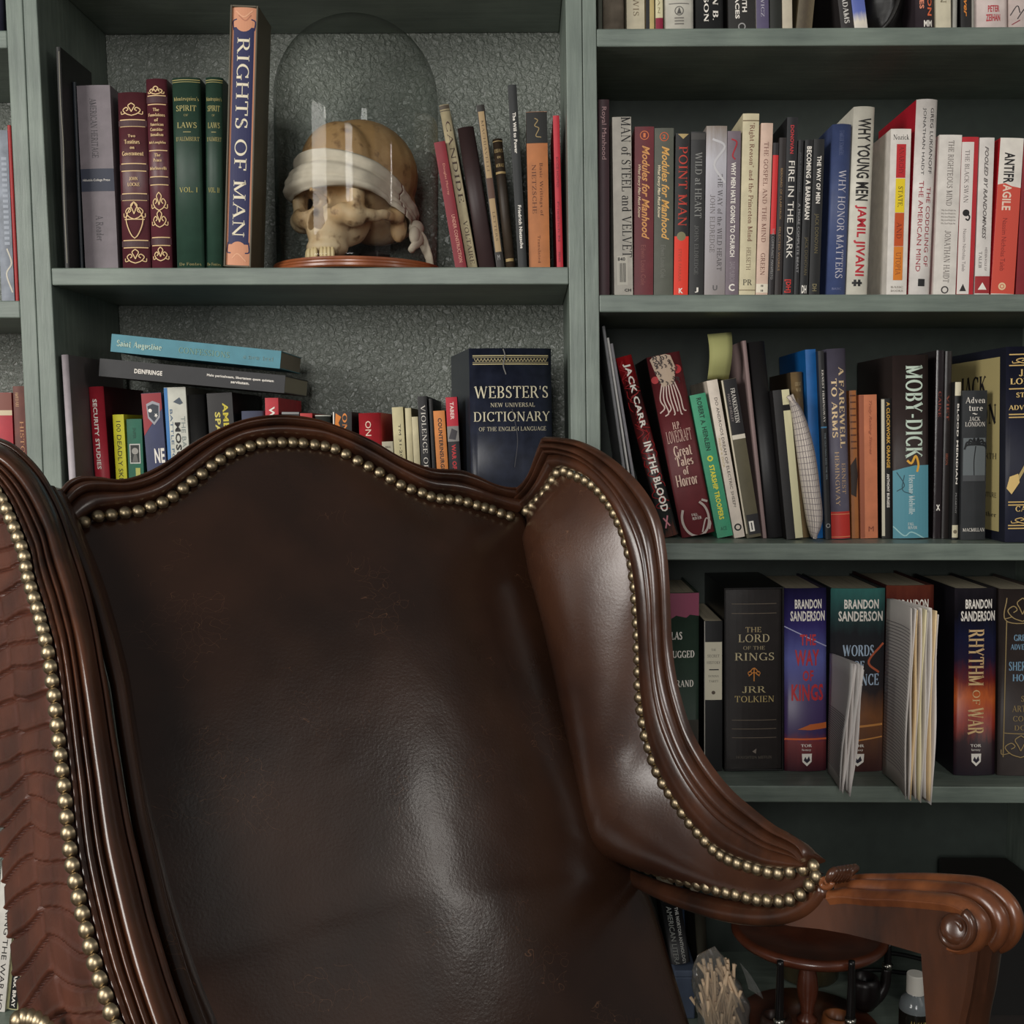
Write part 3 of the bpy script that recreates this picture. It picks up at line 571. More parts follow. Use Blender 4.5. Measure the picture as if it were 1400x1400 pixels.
b('H', 'leaning maroon hardcover with pale tentacled head and hand-lettered title', 933, 980, 884, 489, (92, 34, 38), lv+[('H', 'b', 'H.P.', 581, 591, .36, .58, (196, 164, 150)), ('H', 's', 'LOVECRAFT', 592, 609, .12, .86, (196, 164, 150)), ('H', 'b', 'Great', 613, 628, .24, .78, (204, 178, 160)), ('H', 'b', 'Tales', 628, 641, .24, .76, (204, 178, 160)),
  ('H', 'b', 'of', 642, 653, .4, .58, (204, 178, 160)), ('H', 'b', 'Horror', 652, 668, .14, .78, (204, 178, 160)), ('H', 's', 'FALL', 706, 710, .4, .58, 'w'), ('H', 's', 'RIVER', 711, 715, .4, .68, 'w')], side=(30, 22, 20))
b('P', 'green leaning paperback with yellow and dark lettering', 981, 1003.5, 943, 541, (58, 142, 106), [('T', 'h', 'ROBERT A. HEINLEIN', 546, 618, .35, .66, (20, 60, 44)), ('O', 629, .5, 4, 2, (200, 200, 60)), ('T', 'h', 'STARSHIP TROOPERS', 638, 712, .34, .66, (222, 210, 60)), ('H', 'n', 'ACE', 722, 727, .3, .7, (20, 80, 60))])
b('P', 'thin cream leaning paperback with wide-spaced small capitals', 1004, 1019.5, 966, 521, (206, 194, 180), [('T', 'n', 'DO ANDROIDS DREAM OF ELECTRIC SHEEP?', 545, 695, .42, .68, (60, 54, 52)), ('T', 'n', 'PHILIP K DICK', 600, 640, .12, .3, (176, 160, 110)), ('O', 722, .5, 5, 3, 'k')])
fr = b('P', 'leaning black-topped paperback with olive lower spine and a sticky note', 1021, 1042, 986, 520, (84, 78, 58), [('R', 519, 596, .14, 1, (22, 20, 22)), ('R', 519, 730, 0, .1, (196, 186, 164)), ('R', 596, 602, .12, 1, (200, 192, 176)), ('T', 's', 'FRANKENSTEIN', 533, 580, .5, .8, 'w'), ('T', 'n', 'MARY SHELLEY', 540, 578, .25, .4, (130, 120, 116)), ('R', 705, 732, .2, 1, (36, 34, 36)), ('R', 714, 728, .3, .62, 'w'), ('R', 716, 726, .42, .5, 'k')])
b('P', 'tall thin notebook with a pinkish-grey page edge, leaning slightly', 1043.5, 1049, 1015, 466, (150, 126, 122), name='notebook', cat='notebook', m=mat((128, 108, 106), .7, BG))
b('H', 'tall plain black binder, leaning right of the pinkish notebook', 1050, 1072, 1024, 468, (30, 29, 30), name='binder', cat='binder', wear=.05)
jr = b('P', 'black journal held by an elastic band, cream pages outward', 1074, 1099, 1045, 534, (24, 22, 22), [('R', 533, 745, .52, .98, (204, 198, 160)), ('R', 555, 563, .45, 1.0, (14, 12, 12))], name='journal', cat='notebook', set_=.045, D=.12)
book('H', 'tan cloth book with faded lettering behind the gridded pad', 1087, 1109, 1081.5, 509, (128, 106, 74), [('H', 's', 'GREAT', 523, 528, .3, .8, (170, 150, 110)), ('H', 's', 'WAR', 531, 536, .35, .8, (170, 150, 110)), ('R', 545, 560, .4, .8, (104, 84, 58))], row='R3', set_=.07, D=.13, side=(60, 50, 36))
b('P', 'bright blue paperback, partly behind the tan book', 1109.5, 1126, 1101, 478, (10, 84, 146), [], set_=.06)
b('P', 'narrow black paperback with a tiny white name down it', 1126, 1137, 1117.5, 480, (30, 30, 32), [('T', 's', 'ERNEST HEMINGWAY', 506, 578, .45, .8, 'w'), ('R', 583.5, 585.5, 0, 1, (60, 120, 160)), ('T', 'n', 'THE OLD MAN AND THE SEA', 592, 656, .5, .75, (130, 140, 146)), ('O', 719, .55, 3, 2, 'g')], set_=.05)
b('H', 'grey-violet hardcover with tan capitals and a red foot', 1138, 1164, 1131, 477, (84, 80, 94), [('T', 'b', 'A FAREWELL', 502, 613, .55, .86, (206, 180, 140)), ('T', 'b', 'TO ARMS', 518, 599, .16, .46, (206, 180, 140)), ('T', 's', 'ERNEST', 634, 676, .6, .82, (180, 150, 116)), ('T', 's', 'HEMINGWAY', 618, 692, .25, .48, (180, 150, 116)), ('R', 700, 740, 0, 1, (178, 46, 38)), ('R', 703, 704, .0, 1, (206, 130, 90)), ('R', 734, 735, 0, 1, (206, 130, 90))], set_=.05)
b('P', 'brown-orange paperback with dark banding, set back', 1165, 1175, 1161, 534, (156, 96, 50), [('R', 540+i*9, 542+i*9, .1, .9, (90, 50, 30)) for i in range(9)]+[('P', [(0, 636), (.8, 625), (1, 650), (.7, 680), (0, 676)], (44, 32, 28))])
b('P', 'terracotta paperback with faint script', 1177, 1201, 1175, 540, (186, 112, 78), [('R', 540, 740, 0, .24, (140, 76, 50)), ('T', 'i', 'Truly Raising Stones', 548, 622, .5, .7, (150, 84, 60)), ('H', 'n', 'M', 720, 727, .45, .75, (120, 60, 44))])
b('P', 'narrow black paperback with a pale edge and gold capitals', 1206, 1220, 1205, 545, (26, 25, 24), [('R', 546, 733, 0, .3, (190, 184, 164)), ('T', 'h', 'A CLOCKWORK ORANGE', 550, 640, .5, .85, (206, 160, 70)), ('T', 'h', 'ANTHONY BURGESS', 648, 694, .5, .78, 'w')])
b('H', 'wide dark brown hardcover with ornate title over a teal sea', 1221, 1271, 1218, 486, (50, 40, 38), [('P', [(0, 644), (.3, 640), (.6, 637), (1, 637), (1, 740), (0, 740)], (82, 138, 152)), ('T', 'b', 'MOBY-DICK', 500, 627, .32, .84, (190, 206, 190)), ('L', [(.38, 630), (.5, 634), (.62, 624), (.7, 636), (.66, 646)], 3, (214, 160, 60)),
  ('T', 'b', 'Herman Melville', 650, 704, .42, .6, (180, 196, 196)), ('H', 's', 'FALL', 715, 719, .4, .56, 'w'), ('H', 's', 'RIVER', 720, 724, .4, .66, 'w'), ('L', [(0, 720), (.3, 733), (.5, 728), (.9, 738)], 1.6, (150, 190, 190)), ('L', [(.1, 646), (.3, 664), (.1, 672)], 1.2, (40, 70, 80)), ('L', [(.3, 650), (.25, 670), (.5, 676)], 1, (40, 70, 80))], set_=.055, side=(44, 36, 34))
b('P', 'glossy black-brown book with a white stripe of shine', 1276, 1287, 1281, 479, (36, 30, 32), [('T', 'b', 'CAINE', 535, 570, .3, .7, (120, 50, 40)), ('L', [(.35, 690), (.75, 698)], 1.4, 'w'), ('L', [(.7, 690), (.35, 698)], 1.4, 'w')], rough=.2)  # two white strokes cross low on the spine
b('P', 'black-brown thin book with faded orange letters, right of the glossy one', 1287.5, 1297, 1293, 480, (38, 33, 32), [('T', 'b', 'VIET', 540, 575, .3, .7, (130, 66, 50)), ('T', 'b', 'IRON', 620, 636, .3, .7, (130, 70, 50))], rough=.3)
b('P', 'black paperback with white block above spaced white capitals', 1297.5, 1310, 1303, 522, (26, 26, 26), [('R', 522, 541, 0, 1, (206, 198, 172)), ('T', 'h', 'BLOOD MERIDIAN', 552, 662, .4, .72, 'w'), ('T', 'n', 'McCARTHY', 674, 702, .4, .65, 'g'), ('R', 718, 735, 0, 1, (196, 188, 160)), ('O', 727, .5, 2.6, 0, (110, 100, 80))], set_=.05)
pj = [('H', 's', 'Adven', 543, 551.5, .12, .92, 'w'), ('H', 's', 'ture', 555, 562, .26, .82, 'w'), ('H', 'b', '~', 565, 567, .4, .6, 'w'), ('H', 's', 'JACK', 570, 576, .28, .72, 'w'), ('H', 's', 'LONDON', 577, 583.5, .12, .92, 'w'), ('R', 599, 650, .05, .95, (96, 102, 104)), ('R', 650, 658, .05, .95, (70, 72, 74)),
      ('L', [(.5, 650), (.49, 630), (.55, 610)], 1.4, (24, 26, 28)), ('H', 's', 'MACMILLAN', 722, 727, .08, .96, 'w')]
pj += [('L', [(.55, 608), (.55+.36*math.cos(a), 608-9*math.sin(a)), (.55+.46*math.cos(a), 614-6*math.sin(a))], 2.4, (24, 26, 28)) for a in [math.radians(x) for x in range(-10, 200, 28)]]
b('P', 'dark grey paperback with a palm tree picture', 1313.5, 1347.5, 1316, 534, (42, 44, 46), pj, set_=.045)
gb = [(196, 164, 100)]
ja = [('R', y, y+1.6, .06, .94, (196, 164, 100)) for y in (484, 499, 531, 566, 570, 686, 690, 718, 722)]+flour(486, 498, (196, 164, 100))+flour(704, 717, (196, 164, 100))
ja += [('H', 'b', 'JACK', 505, 515, .25, .75, 'gd'), ('H', 'b', 'LONDON', 517, 526, .08, .92, 'gd'), ('H', 'b', 'STORIES', 537, 544, .2, .8, 'gd'), ('H', 'b', 'OF', 546, 552, .4, .6, 'gd'), ('H', 'b', 'ADVENTURE', 554, 561, .05, .95, 'gd'), ('L', [(.1, 670), (.25, 655), (.5, 625)], 4, (170, 150, 100)), ('P', [(.02, 668), (.08, 652), (.25, 648), (.28, 660), (.12, 676)], 'gd'), ('H', 'b', 'CASTLE', 692, 700, .2, .8, 'gd')]
jl = b('H', 'wide navy hardcover with gilt bands, tan cover panel on its side', 1375, 1440, 1377, 474, (26, 28, 44), ja, set_=.012, D=.2, side=(26, 28, 40), bulge=.003)
# tan panel and lettering on that book's left board
def side_print(t, D0, D1, z0, z1, items, c=(176, 162, 112)):
    v = [(-.0004, y, z) for z in (z0, z1) for y in (D0, D1)]; mesh('side_panel_print', v, [(0, 2, 3, 1)], mat(c, .6, BG), t)
    V, Fc = [], []
    for font, tx, y0, y1, za, zb in items:
        vv, ff = fit_text(font, tx, y1, y0, za, zb); k = len(V); V += [(-.0008, a, c_) for a, c_ in vv]; Fc += [tuple(i+k for i in q) for q in ff]
    mesh('side_lettering', V, Fc, mat((36, 34, 36), .6), t)
side_print(jl, .02, .19, .012, .236, [('b', 'JACK', .06, .15, .185, .215), ('b', 'LONDON', .03, .18, .15, .178), ('s', 'NORTH', .028, .09, .105, .113), ('s', 'VENTURE', .028, .08, .055, .062), ('s', 'other', .028, .07, .03, .036)])
# sticky note curling out of the olive paperback
V, Fc = [], []
rows = []
for i in range(9):
    y = 519-(519-457)*i/8; xo = 967+6*math.sin(i/8*2.2)-i*.6; Yy = .075-.02*math.sin(i/8*3)
    rows.append([at(xo+(29+.5*i)*j/4, y-3*j/4*(i/8), Yy-.004*math.sin(j/4*3)) for j in range(5)])
Vn, Fn = grid(rows); o = mesh('sticky_note', Vn, Fn, mat((150, 150, 98), .8, BG), smooth=True); tag(o, 'pale yellow-green sticky note curling up from a leaning paperback', 'sticky note')
sm_ = o.modifiers.new('s', 'SOLIDIFY'); sm_.thickness = .0003
# gridded pad with curved pages
t = root('notepad', 'gridded paper pad whose curved white pages bulge out beside the journal', 'notebook', at(1112, 743, .03))
base = t.location.copy()
lft = smooth_poly([at(x, y, .038) for x, y in [(1077, 541), (1084, 580), (1093, 650), (1102, 710), (1108, 734)]], 26)
rgt = smooth_poly([at(x, y, .03) for x, y in [(1078, 540), (1096, 560), (1112, 610), (1121, 670), (1124, 712), (1115, 737)]], 26)
rows = [[l.lerp(r, j/8)+Vector((0, -.012*math.sin(PI*j/8), 0))-base for j in range(9)] for l, r in zip(lft, rgt)]
V, Fc = grid(rows); Fc = orient(V, Fc, Vector((.3, -1, 0))); o = mesh('page', V, Fc, mat((196, 186, 176), .8, BG), t, smooth=True); s = o.modifiers.new('s', 'SOLIDIFY'); s.thickness = .004; s.offset = -1
V, Fc = [], []
for k in range(1, 9):
    q = [r[k if False else min(8, k)] for r in rows]
    for a in range(len(q)-1):
        p0, p1 = q[a]+Vector((0, -.0008, 0)), q[a+1]+Vector((0, -.0008, 0)); dx = Vector((.0003, 0, 0)); n = len(V); V += [p0-dx, p0+dx, p1+dx, p1-dx]; Fc.append((n, n+1, n+2, n+3))
for a in range(1, 25):
    r = rows[a]
    for k in range(8):
        p0, p1 = r[k]+Vector((0, -.0008, 0)), r[k+1]+Vector((0, -.0008, 0)); dz = Vector((0, 0, .0003)); n = len(V); V += [p0-dz, p1-dz, p1+dz, p0+dz]; Fc.append((n, n+1, n+2, n+3))
mesh('printed_grid', V, Fc, mat((120, 112, 116), .8), t)
# --- right bookcase, fourth shelf
b = lambda *a, **k: book(*a, row='R4', **k)
b('H', 'green-black hardcover with a ragged pink top, half behind the chair wing', 893, 956, 893, 811, (44, 60, 50), [('P', [(0, 811), (1, 811), (1, 843), (.8, 841), (.72, 845), (.5, 842), (.4, 846), (.2, 841), (0, 844)], (128, 62, 84)), ('R', 985, 1056, 0, 1, (58, 56, 50)), ('H', 'b', 'ATLAS', 864, 875, .2, .63, 'w'), ('H', 'b', 'SHRUGGED', 890, 900, .14, .9, 'w'), ('H', 'b', 'AYN RAND', 930, 940, .16, .88, 'w')])
b('P', 'black paperback with a cream label, shorter than its neighbours', 963, 988, 963, 849, (20, 20, 21), [('R', 878, 957, .04, .98, (190, 184, 164)), ('H', 's', 'THE', 887, 890, .38, .64, (70, 66, 62)), ('H', 's', 'SECRET', 895, 899, .18, .84, (70, 66, 62)), ('H', 's', 'HISTORY', 904, 908, .14, .9, (70, 66, 62)), ('R', 915, 916.5, .26, .8, 'k'), ('H', 's', 'DONNA', 923, 926, .22, .8, (70, 66, 62)), ('H', 's', 'TARTT', 930, 933, .25, .78, (70, 66, 62)), ('O', 947, .5, 2.6, 0, (80, 70, 60)), ('R', 849, 1057, 0, .04, (170, 166, 156))])
lg = [('R', y, y+.8, .13, .88, (104, 92, 78)) for y in (826, 839, 985, 997, 1009)]
lg += [('H', 's', 'THE', 858, 865, .36, .62, (176, 156, 116)), ('H', 's', 'LORD', 868, 879, .24, .76, (186, 172, 136)), ('H', 's', 'OF THE', 884, 889, .32, .68, (160, 146, 116)), ('H', 's', 'RINGS', 893, 904, .18, .84, (186, 172, 136)), ('H', 's', 'JRR', 939, 948, .3, .7, (176, 162, 120)), ('H', 's', 'TOLKIEN', 952, 961, .18, .84, (176, 156, 104)),
       ('L', [(.5, 914), (.5, 932)], 1.5, (190, 120, 50)), ('L', [(.42, 920), (.5, 914), (.58, 920)], 1.3, (190, 120, 50)), ('L', [(.41, 925), (.5, 920), (.59, 925)], 1.3, (190, 120, 50)), ('O', 921, .43, 3, 2, (190, 120, 50)), ('O', 921, .57, 3, 2, (190, 120, 50)), ('P', [(.47, 1028), (.54, 1024), (.53, 1031)], (120, 110, 100)), ('H', 's', 'HOUGHTON MIFFLIN', 1034, 1038, .2, .8, (100, 92, 82))]
b('X', 'thick black slipcased book with gilt lettering between thin rules', 990.5, 1072, 990, 804, (38, 34, 33), lg, side=(26, 24, 24), rough=.35, D=.165)
def sand(c1, extra): return [('H', 'h', 'BRANDON', 820, 833, .24, .88, 'w'), ('H', 'h', 'SANDERSON', 836, 850, .14, .96, 'w')]+extra+[('H', 'b', 'TOR', 1018, 1022, .38, .64, 'w'), ('H', 'n', 'fantasy', 1024, 1028, .4, .62, 'w'), ('P', [(.4, 1031), (.64, 1031), (.63, 1042), (.52, 1048), (.41, 1042)], 'w'), ('P', [(.44, 1040), (.48, 1035), (.52, 1039), (.57, 1034), (.6, 1040), (.52, 1044)], (40, 36, 50))]
b('H', 'thick hardcover with purple and orange sunset sky and red angular title', 1073.5, 1131, 1073, 805, 'bl', sand(0, [('L', [(0, 857), (1, 885)], 1.4, (170, 170, 200)), ('H', 'h', 'THE', 868, 883, .36, .74, (186, 52, 58)), ('H', 'h', 'WAY', 889, 911, .24, .82, (186, 52, 58)), ('H', 'h', 'OF', 917, 932, .42, .68, (186, 52, 58)), ('H', 'h', 'KINGS', 936, 959, .16, .92, (186, 52, 58)), ('P', [(.3, 998), (.6, 991), (1, 989), (1, 997), (.6, 999)], (190, 100, 50)), ('R', 1010, 1012.5, 0, 1, (206, 96, 50))]),
  m=ramp_mat('sunset_print', [(0, (56, 24, 34)), (.16, (120, 54, 56)), (.21, (66, 50, 92)), (.4, (76, 62, 104)), (.62, (104, 110, 176)), (.8, (64, 56, 120)), (1, (36, 32, 72))], .05, 5, gain=BG), side=(40, 32, 60))
b('H', 'thick hardcover fading from teal to brown, behind the small folded papers', 1134, 1208, 1137, 805, 'bl', sand(0, [('H', 'b', 'WORDS', 882, 898, .22, .8, (170, 190, 210)), ('H', 'b', 'OF', 904, 915, .42, .62, (170, 190, 210)), ('H', 'b', 'RADIANCE', 921, 938, .02, .9, (170, 190, 210)), ('L', [(.98, 880), (.7, 905), (.9, 920)], 3, (180, 90, 60)), ('L', [(.5, 994), (.98, 991)], 3, (190, 130, 70)), ('L', [(.5, 1013), (.98, 1008)], 2, (190, 130, 70))]),
  m=ramp_mat('storm_print', [(0, (60, 34, 34)), (.15, (90, 60, 46)), (.3, (120, 76, 44)), (.45, (44, 38, 40)), (.75, (46, 48, 52)), (.88, (60, 92, 92)), (1, (76, 140, 134))], .08, 4, gain=BG), side=(40, 44, 48))
b('H', 'thick red-brown hardcover mostly hidden by the tall loose papers', 1211, 1276, 1213, 801, 'r', sand(0, [('H', 'h', 'OATHBRINGER', 880, 910, .1, .9, (180, 160, 150))]), m=ramp_mat('canyon_print', [(0, (50, 20, 24)), (.5, (110, 40, 34)), (.8, (84, 30, 32)), (1, (130, 66, 50))], .15, 5, gain=BG), side=(60, 26, 26))
b('H', 'thick black-blue hardcover with a burst of red and orange flame', 1305, 1362, 1307, 805, 'bl', [d for d in sand(0, []) if d[0] != 'T']+[('T', 'b', 'RHYTHM', 861, 938, .3, .7, (214, 180, 130)), ('T', 's', 'OF', 944, 964, .42, .6, (214, 180, 130)), ('T', 'b', 'WAR', 968, 1005, .3, .7, (214, 180, 130))],
  m=ramp_mat('flame_print', [(0, (24, 14, 26)), (.18, (44, 20, 26)), (.3, (150, 50, 34)), (.42, (190, 90, 36)), (.52, (110, 30, 26)), (.62, (36, 28, 56)), (.75, (30, 34, 66)), (.86, (24, 22, 30)), (1, (44, 40, 48))], .12, 5, gain=BG), side=(22, 20, 26), set_=.045)
sh = [('L', [(.16, 818), (.16, 850), (.95, 852)], 1.2, 'dg'), ('L', [(.14, 1003), (.95, 1005)], 1.2, 'dg'), ('L', [(.12, 1036), (.16, 850)], 1.2, 'dg'), ('H', 'b', 'GREATEST', 868, 877, .32, .98, (120, 156, 180)), ('H', 'b', 'ADVENTURES', 881, 889, .25, 1., (120, 156, 180)), ('H', 'b', 'SHERLOCK', 905, 918, .22, 1., (120, 156, 180)), ('H', 'b', 'HOLMES', 922, 932, .3, 1., (120, 156, 180)),
      ('H', 's', 'SIR', 952, 960, .5, .75, 'dg'), ('H', 's', 'ARTHUR', 965, 974, .3, .95, 'dg'), ('H', 's', 'CONAN', 979, 987, .32, .95, 'dg'), ('H', 's', 'DOYLE', 992, 999, .35, .95, 'dg')]+flour(818, 850, 'dg', .2, 1)+flour(1006, 1036, 'dg', .14, 1)
b('H', 'dark brown gilt-scrolled hardcover with blue title, cut by the right edge', 1365, 1425, 1368, 806, (54, 46, 44), sh, set_=.045)
# loose papers standing out over the shelf edge
def papers(label, n, a_top, a_bot, b_top, b_bot, Yb, spread, cols, tw):
    t = root('loose_papers', label, 'papers', at(*a_bot, .05), group='loose papers stuck between the big books')
    o0 = t.location.copy(); zmin = ROWS['R4']['z']+.0006
    for i in range(n):
        k = i/(n-1) if n > 1 else 0
        A0, A1 = at(*a_top, .052), at(*a_bot, .052); B0, B1 = at(*b_top, Yb), at(*b_bot, Yb)
        sh_ = Vector((spread*k, .004*k, -.004*k*(i % 3))); rows = []
        for r in range(10):
            u = r/9; P, Q = A0.lerp(A1, u), B0.lerp(B1, u); row_ = []
            for c in range(9):
                w_ = c/8; p = P.lerp(Q, w_)+sh_*(.25+w_*.75); p.x += tw*math.sin(w_*PI)*(1-k)*.4+.0015*math.sin(7*u+i*2)*w_; p.y -= .0
                p.z = max(p.z, zmin); row_.append(p-o0)
            rows.append(row_)
        V, Fc = grid(rows); o = mesh('sheet', V, Fc, mat(cols[i % len(cols)], .8, BG), t, smooth=True); s = o.modifiers.new('s', 'SOLIDIFY'); s.thickness = .0006
        if i == 0:                                               # lines of print on the face sheet
            LV, LF = [], []
            rnd = random.Random(3)
            for q in range(44):
                u = .12+.8*q/44
                if label.startswith('small') and u < .42: continue
                for c in range(0, 8):
                    if c == 7 and rnd.random() < .5: continue
                    f = lambda w_: rows[int(u*9)][c].lerp(rows[int(u*9)][c+1], w_).lerp(rows[min(9, int(u*9)+1)][c].lerp(rows[min(9, int(u*9)+1)][c+1], w_), u*9-int(u*9))
                    p0, p1 = f(.08 if c == 0 else 0), f(1 if c < 7 else .4); e = Vector((-.0011, 0, 0)); dz = Vector((0, 0, .00055)); k_ = len(LV)
                    LV += [p0-dz+e, p1-dz+e, p1+dz+e, p0+dz+e]; LF.append((k_, k_+1, k_+2, k_+3))
            mesh('printed_lines', LV, LF, mat((130, 124, 124), .8), t)
    return t
papers('small stack of folded white papers standing before the teal and brown book', 6, (1135, 893), (1132, 1055), (1166, 908), (1148, 1082), -.055, .016, [(190, 186, 182), (206, 200, 196), (196, 190, 186)], .004)
papers('tall sheaf of cream and white papers fanning out over the shelf edge', 9, (1213, 818), (1207, 1057), (1247, 832), (1238, 1093), -.085, .034, [(190, 184, 178), (206, 200, 194), (214, 190, 150), (200, 194, 190), (216, 206, 170)], .012)
# --- middle bookcase, shelf with the dome
b = lambda *a, **k: book(*a, row='C1', **k)
b('P', 'thin black folder leaning by the left upright', 88.5, 95, 76, 64, (26, 26, 24), [('L', [(.7, 70), (.6, 140), (.8, 200), (.5, 280), (.6, 360)], 1, (120, 116, 104))], name='folder', cat='folder', D=.10, set_=.012)
b('P', 'thin blue-black book between the folder and the grey-mauve book', 99, 114, 93, 112, (26, 32, 38), [('T', 'n', 'LAW', 240, 260, .4, .6, (60, 70, 76))])
b('H', 'grey-mauve hardcover with a navy band across its spine', 116, 161.5, 104, 117, (112, 104, 108), [('R', 231, 262, 0, 1, (48, 52, 66)), ('T', 's', 'AMERICAN HERITAGE', 135, 216, .38, .58, (60, 56, 60)), ('H', 'n', 'Hillsdale College Press', 245, 249, .06, .88, 'w'), ('T', 's', 'A Reader', 295, 330, .4, .62, (70, 66, 70))], bulge=.0015)
gl = (206, 176, 128)
b('H', 'maroon leather book with gilt diamond ornament on its spine', 166.5, 205.5, 159.5, 126, (78, 38, 44), [('R', y, y+1.3, .06, .94, gl) for y in (163, 172, 223, 233, 264, 273, 328, 338)]+[('R', y, y+8, 0, 1, (58, 26, 32)) for y in (164.5, 224.7, 265.5, 329.5)]+flour(141, 158, gl)+flour(341, 360, gl)+flour(276, 300, gl)+[('L', [(.5, 276), (.8, 300), (.5, 326), (.2, 300), (.5, 276)], 1.4, gl), ('L', [(.15, 300), (.85, 300)], 1.3, gl)]+
  [('H', 'b', 'Two', 184, 188, .36, .62, gl), ('H', 'b', 'Treatises', 191, 197, .22, .76, gl), ('H', 'b', 'on', 201, 204, .42, .58, gl), ('H', 'b', 'Government', 207, 213, .12, .88, gl), ('H', 'b', 'JOHN', 242, 247, .36, .66, gl), ('H', 'b', 'LOCKE', 250, 255, .3, .72, gl)], rough=.4)
b('H', 'taller maroon leather book with gilt scrolls above and below', 206.5, 235, 197.5, 107.5, (82, 38, 46), [('R', y, y+1.3, .06, .94, gl) for y in (130, 142, 205, 241, 252, 324, 335)]+[('R', y, y+9, 0, 1, (60, 26, 34)) for y in (131.6, 242.6, 325.6)]+flour(118, 129, gl)+flour(263, 288, gl)+flour(288, 311, gl)+flour(338, 357, gl)+
  [('H', 'b', tx, y, y+4.6, .5-w_/2, .5+w_/2, gl) for tx, y, w_ in (('The', 148, .3), ('Foundations', 155, .8), ('of', 162, .2), ('American', 168, .66), ('Constitu-', 175, .64), ('tionalism', 182, .62), ('McLaughlin', 193, .8), ('The', 210, .3), ('Prince', 217, .4), ('Machiavelli', 228, .8))], rough=.4)
sp = lambda v: [('R', 108.5, 109.6, .0, 1, (150, 140, 86)), ('R', 111.5, 112.3, 0, 1, (150, 140, 86)), ('H', 's', "Montesquieu's", 132, 139, .05, .95, (160, 148, 90)), ('H', 's', 'SPIRIT', 144, 152, .14, .86, (170, 160, 100)), ('H', 's', 'OF', 156, 159, .42, .58, (150, 140, 90)), ('H', 's', 'LAWS', 167, 175, .16, .86, (170, 160, 100)), ('R', 180, 181, .38, .66, (150, 140, 90)),
      ('H', 's', "D'ALEMBERT", 187, 193, .1, .94, (160, 150, 96)), ('H', 's', v, 256, 263, .18, .84, (170, 160, 90)), ('H', 's', 'De Fontes', 359, 363, .1, .9, (140, 130, 80))]
b('H', 'dark green cloth volume numbered one', 241, 279, 234, 106, (36, 60, 48), sp('VOL. I'))
b('H', 'dark green cloth volume half covered by the tall blue and orange box', 280, 304, 280, 105, (36, 60, 48), sp('VOL. II'), set_=.05)
om = [('R', 9, 362, .05, .95, (196, 136, 104)), ('P', [(.13, 36), (.87, 36), (.87, 333), (.13, 333)], (30, 32, 74)), ('T', 's', 'RIGHTS OF MAN', 50, 323, .27, .74, (216, 206, 180)), ('O', 30, .5, 11.5, 0, (196, 136, 104)), ('O', 341, .5, 11.5, 0, (196, 136, 104)), ('L', [(.13, 40), (.1, 28), (.24, 25)], 1.6, (30, 32, 74)), ('L', [(.87, 40), (.9, 28), (.76, 25)], 1.6, (30, 32, 74)), ('L', [(.13, 330), (.1, 343), (.24, 345)], 1.6, (30, 32, 74)), ('L', [(.87, 330), (.9, 343), (.76, 345)], 1.6, (30, 32, 74)),
      ('L', [(.2, 14), (.5, 22), (.8, 13)], 1.5, (214, 160, 126)), ('L', [(.3, 20), (.55, 27), (.75, 19)], 1.2, (170, 110, 84)), ('L', [(.3, 352), (.5, 346), (.8, 356)], 1.5, (214, 160, 126))]
b('X', 'tall slipcase with a navy strip and cream capitals on orange marble', 305.5, 343.5, 315, 6, (150, 128, 104), om, side=(84, 78, 64), set_=.004, D=.07)
b('P', 'red paperback leaning beside the dome', 622, 638, 593, 195, (120, 28, 38), [('T', 'n', 'Douglas Murray', 225, 268, .4, .65, (196, 130, 110)), ('T', 'n', 'UNDER CONSTRUCTION', 295, 360, .45, .75, (206, 150, 130))], set_=.035)
b('H', 'worn cream leaning book with dark serif capitals', 639, 653, 600, 144, (178, 166, 134), [('T', 's', 'CANDIDE', 167, 278, .3, .82, (72, 54, 44)), ('T', 's', 'VOLTAIRE', 303, 362, .35, .78, (72, 54, 44)), ('R', 145, 150, 0, 1, (70, 60, 48)), ('R', 152, 153, 0, 1, (70, 60, 48))], bulge=.002, wear=.2)
b('H', 'dark brown cloth book, leaning, without title', 654.5, 677.5, 625, 175, (50, 36, 36), [], wear=.08)
b('P', 'thin tan-striped leaning book with a dark top', 678.5, 690, 651, 144, (36, 32, 28), [('R', 153, 345, .12, .86, (158, 134, 98)), ('T', 's', 'MACHIAVELLI', 165, 235, .35, .65, (90, 72, 50)), ('R', 244, 272, .1, .9, (84, 60, 48)), ('T', 's', 'LETTERS', 290, 330, .35, .65, (90, 72, 50)), ('H', 'n', 'M', 349, 356, .3, .6, 'g')], bulge=.001)
b('H', 'short old brown leather book with worn gilt bands', 691, 705, 673, 190, (50, 40, 30), [('H', 'b', 'ESSAYS', 204, 209, .1, .9, 'dg'), ('H', 'b', 'DE', 214, 217, .3, .7, 'dg'), ('H', 'b', 'MORALE', 224, 229, .1, .9, 'dg'), ('R', 235, 238, 0, 1, 'dg'), ('R', 354, 358, .1, .9, 'dg'), ('R', 193, 194, 0, 1, 'dg')], wear=.3)
b('P', 'tall black paperback with white lettering, leaning a little', 708.5, 721, 694, 116, (34, 36, 36), [('T', 'h', 'The Will to Power', 154, 210, .35, .72, 'w'), ('T', 'h', 'Friedrich Nietzsche', 281, 340, .35, .72, 'w')], set_=.04)
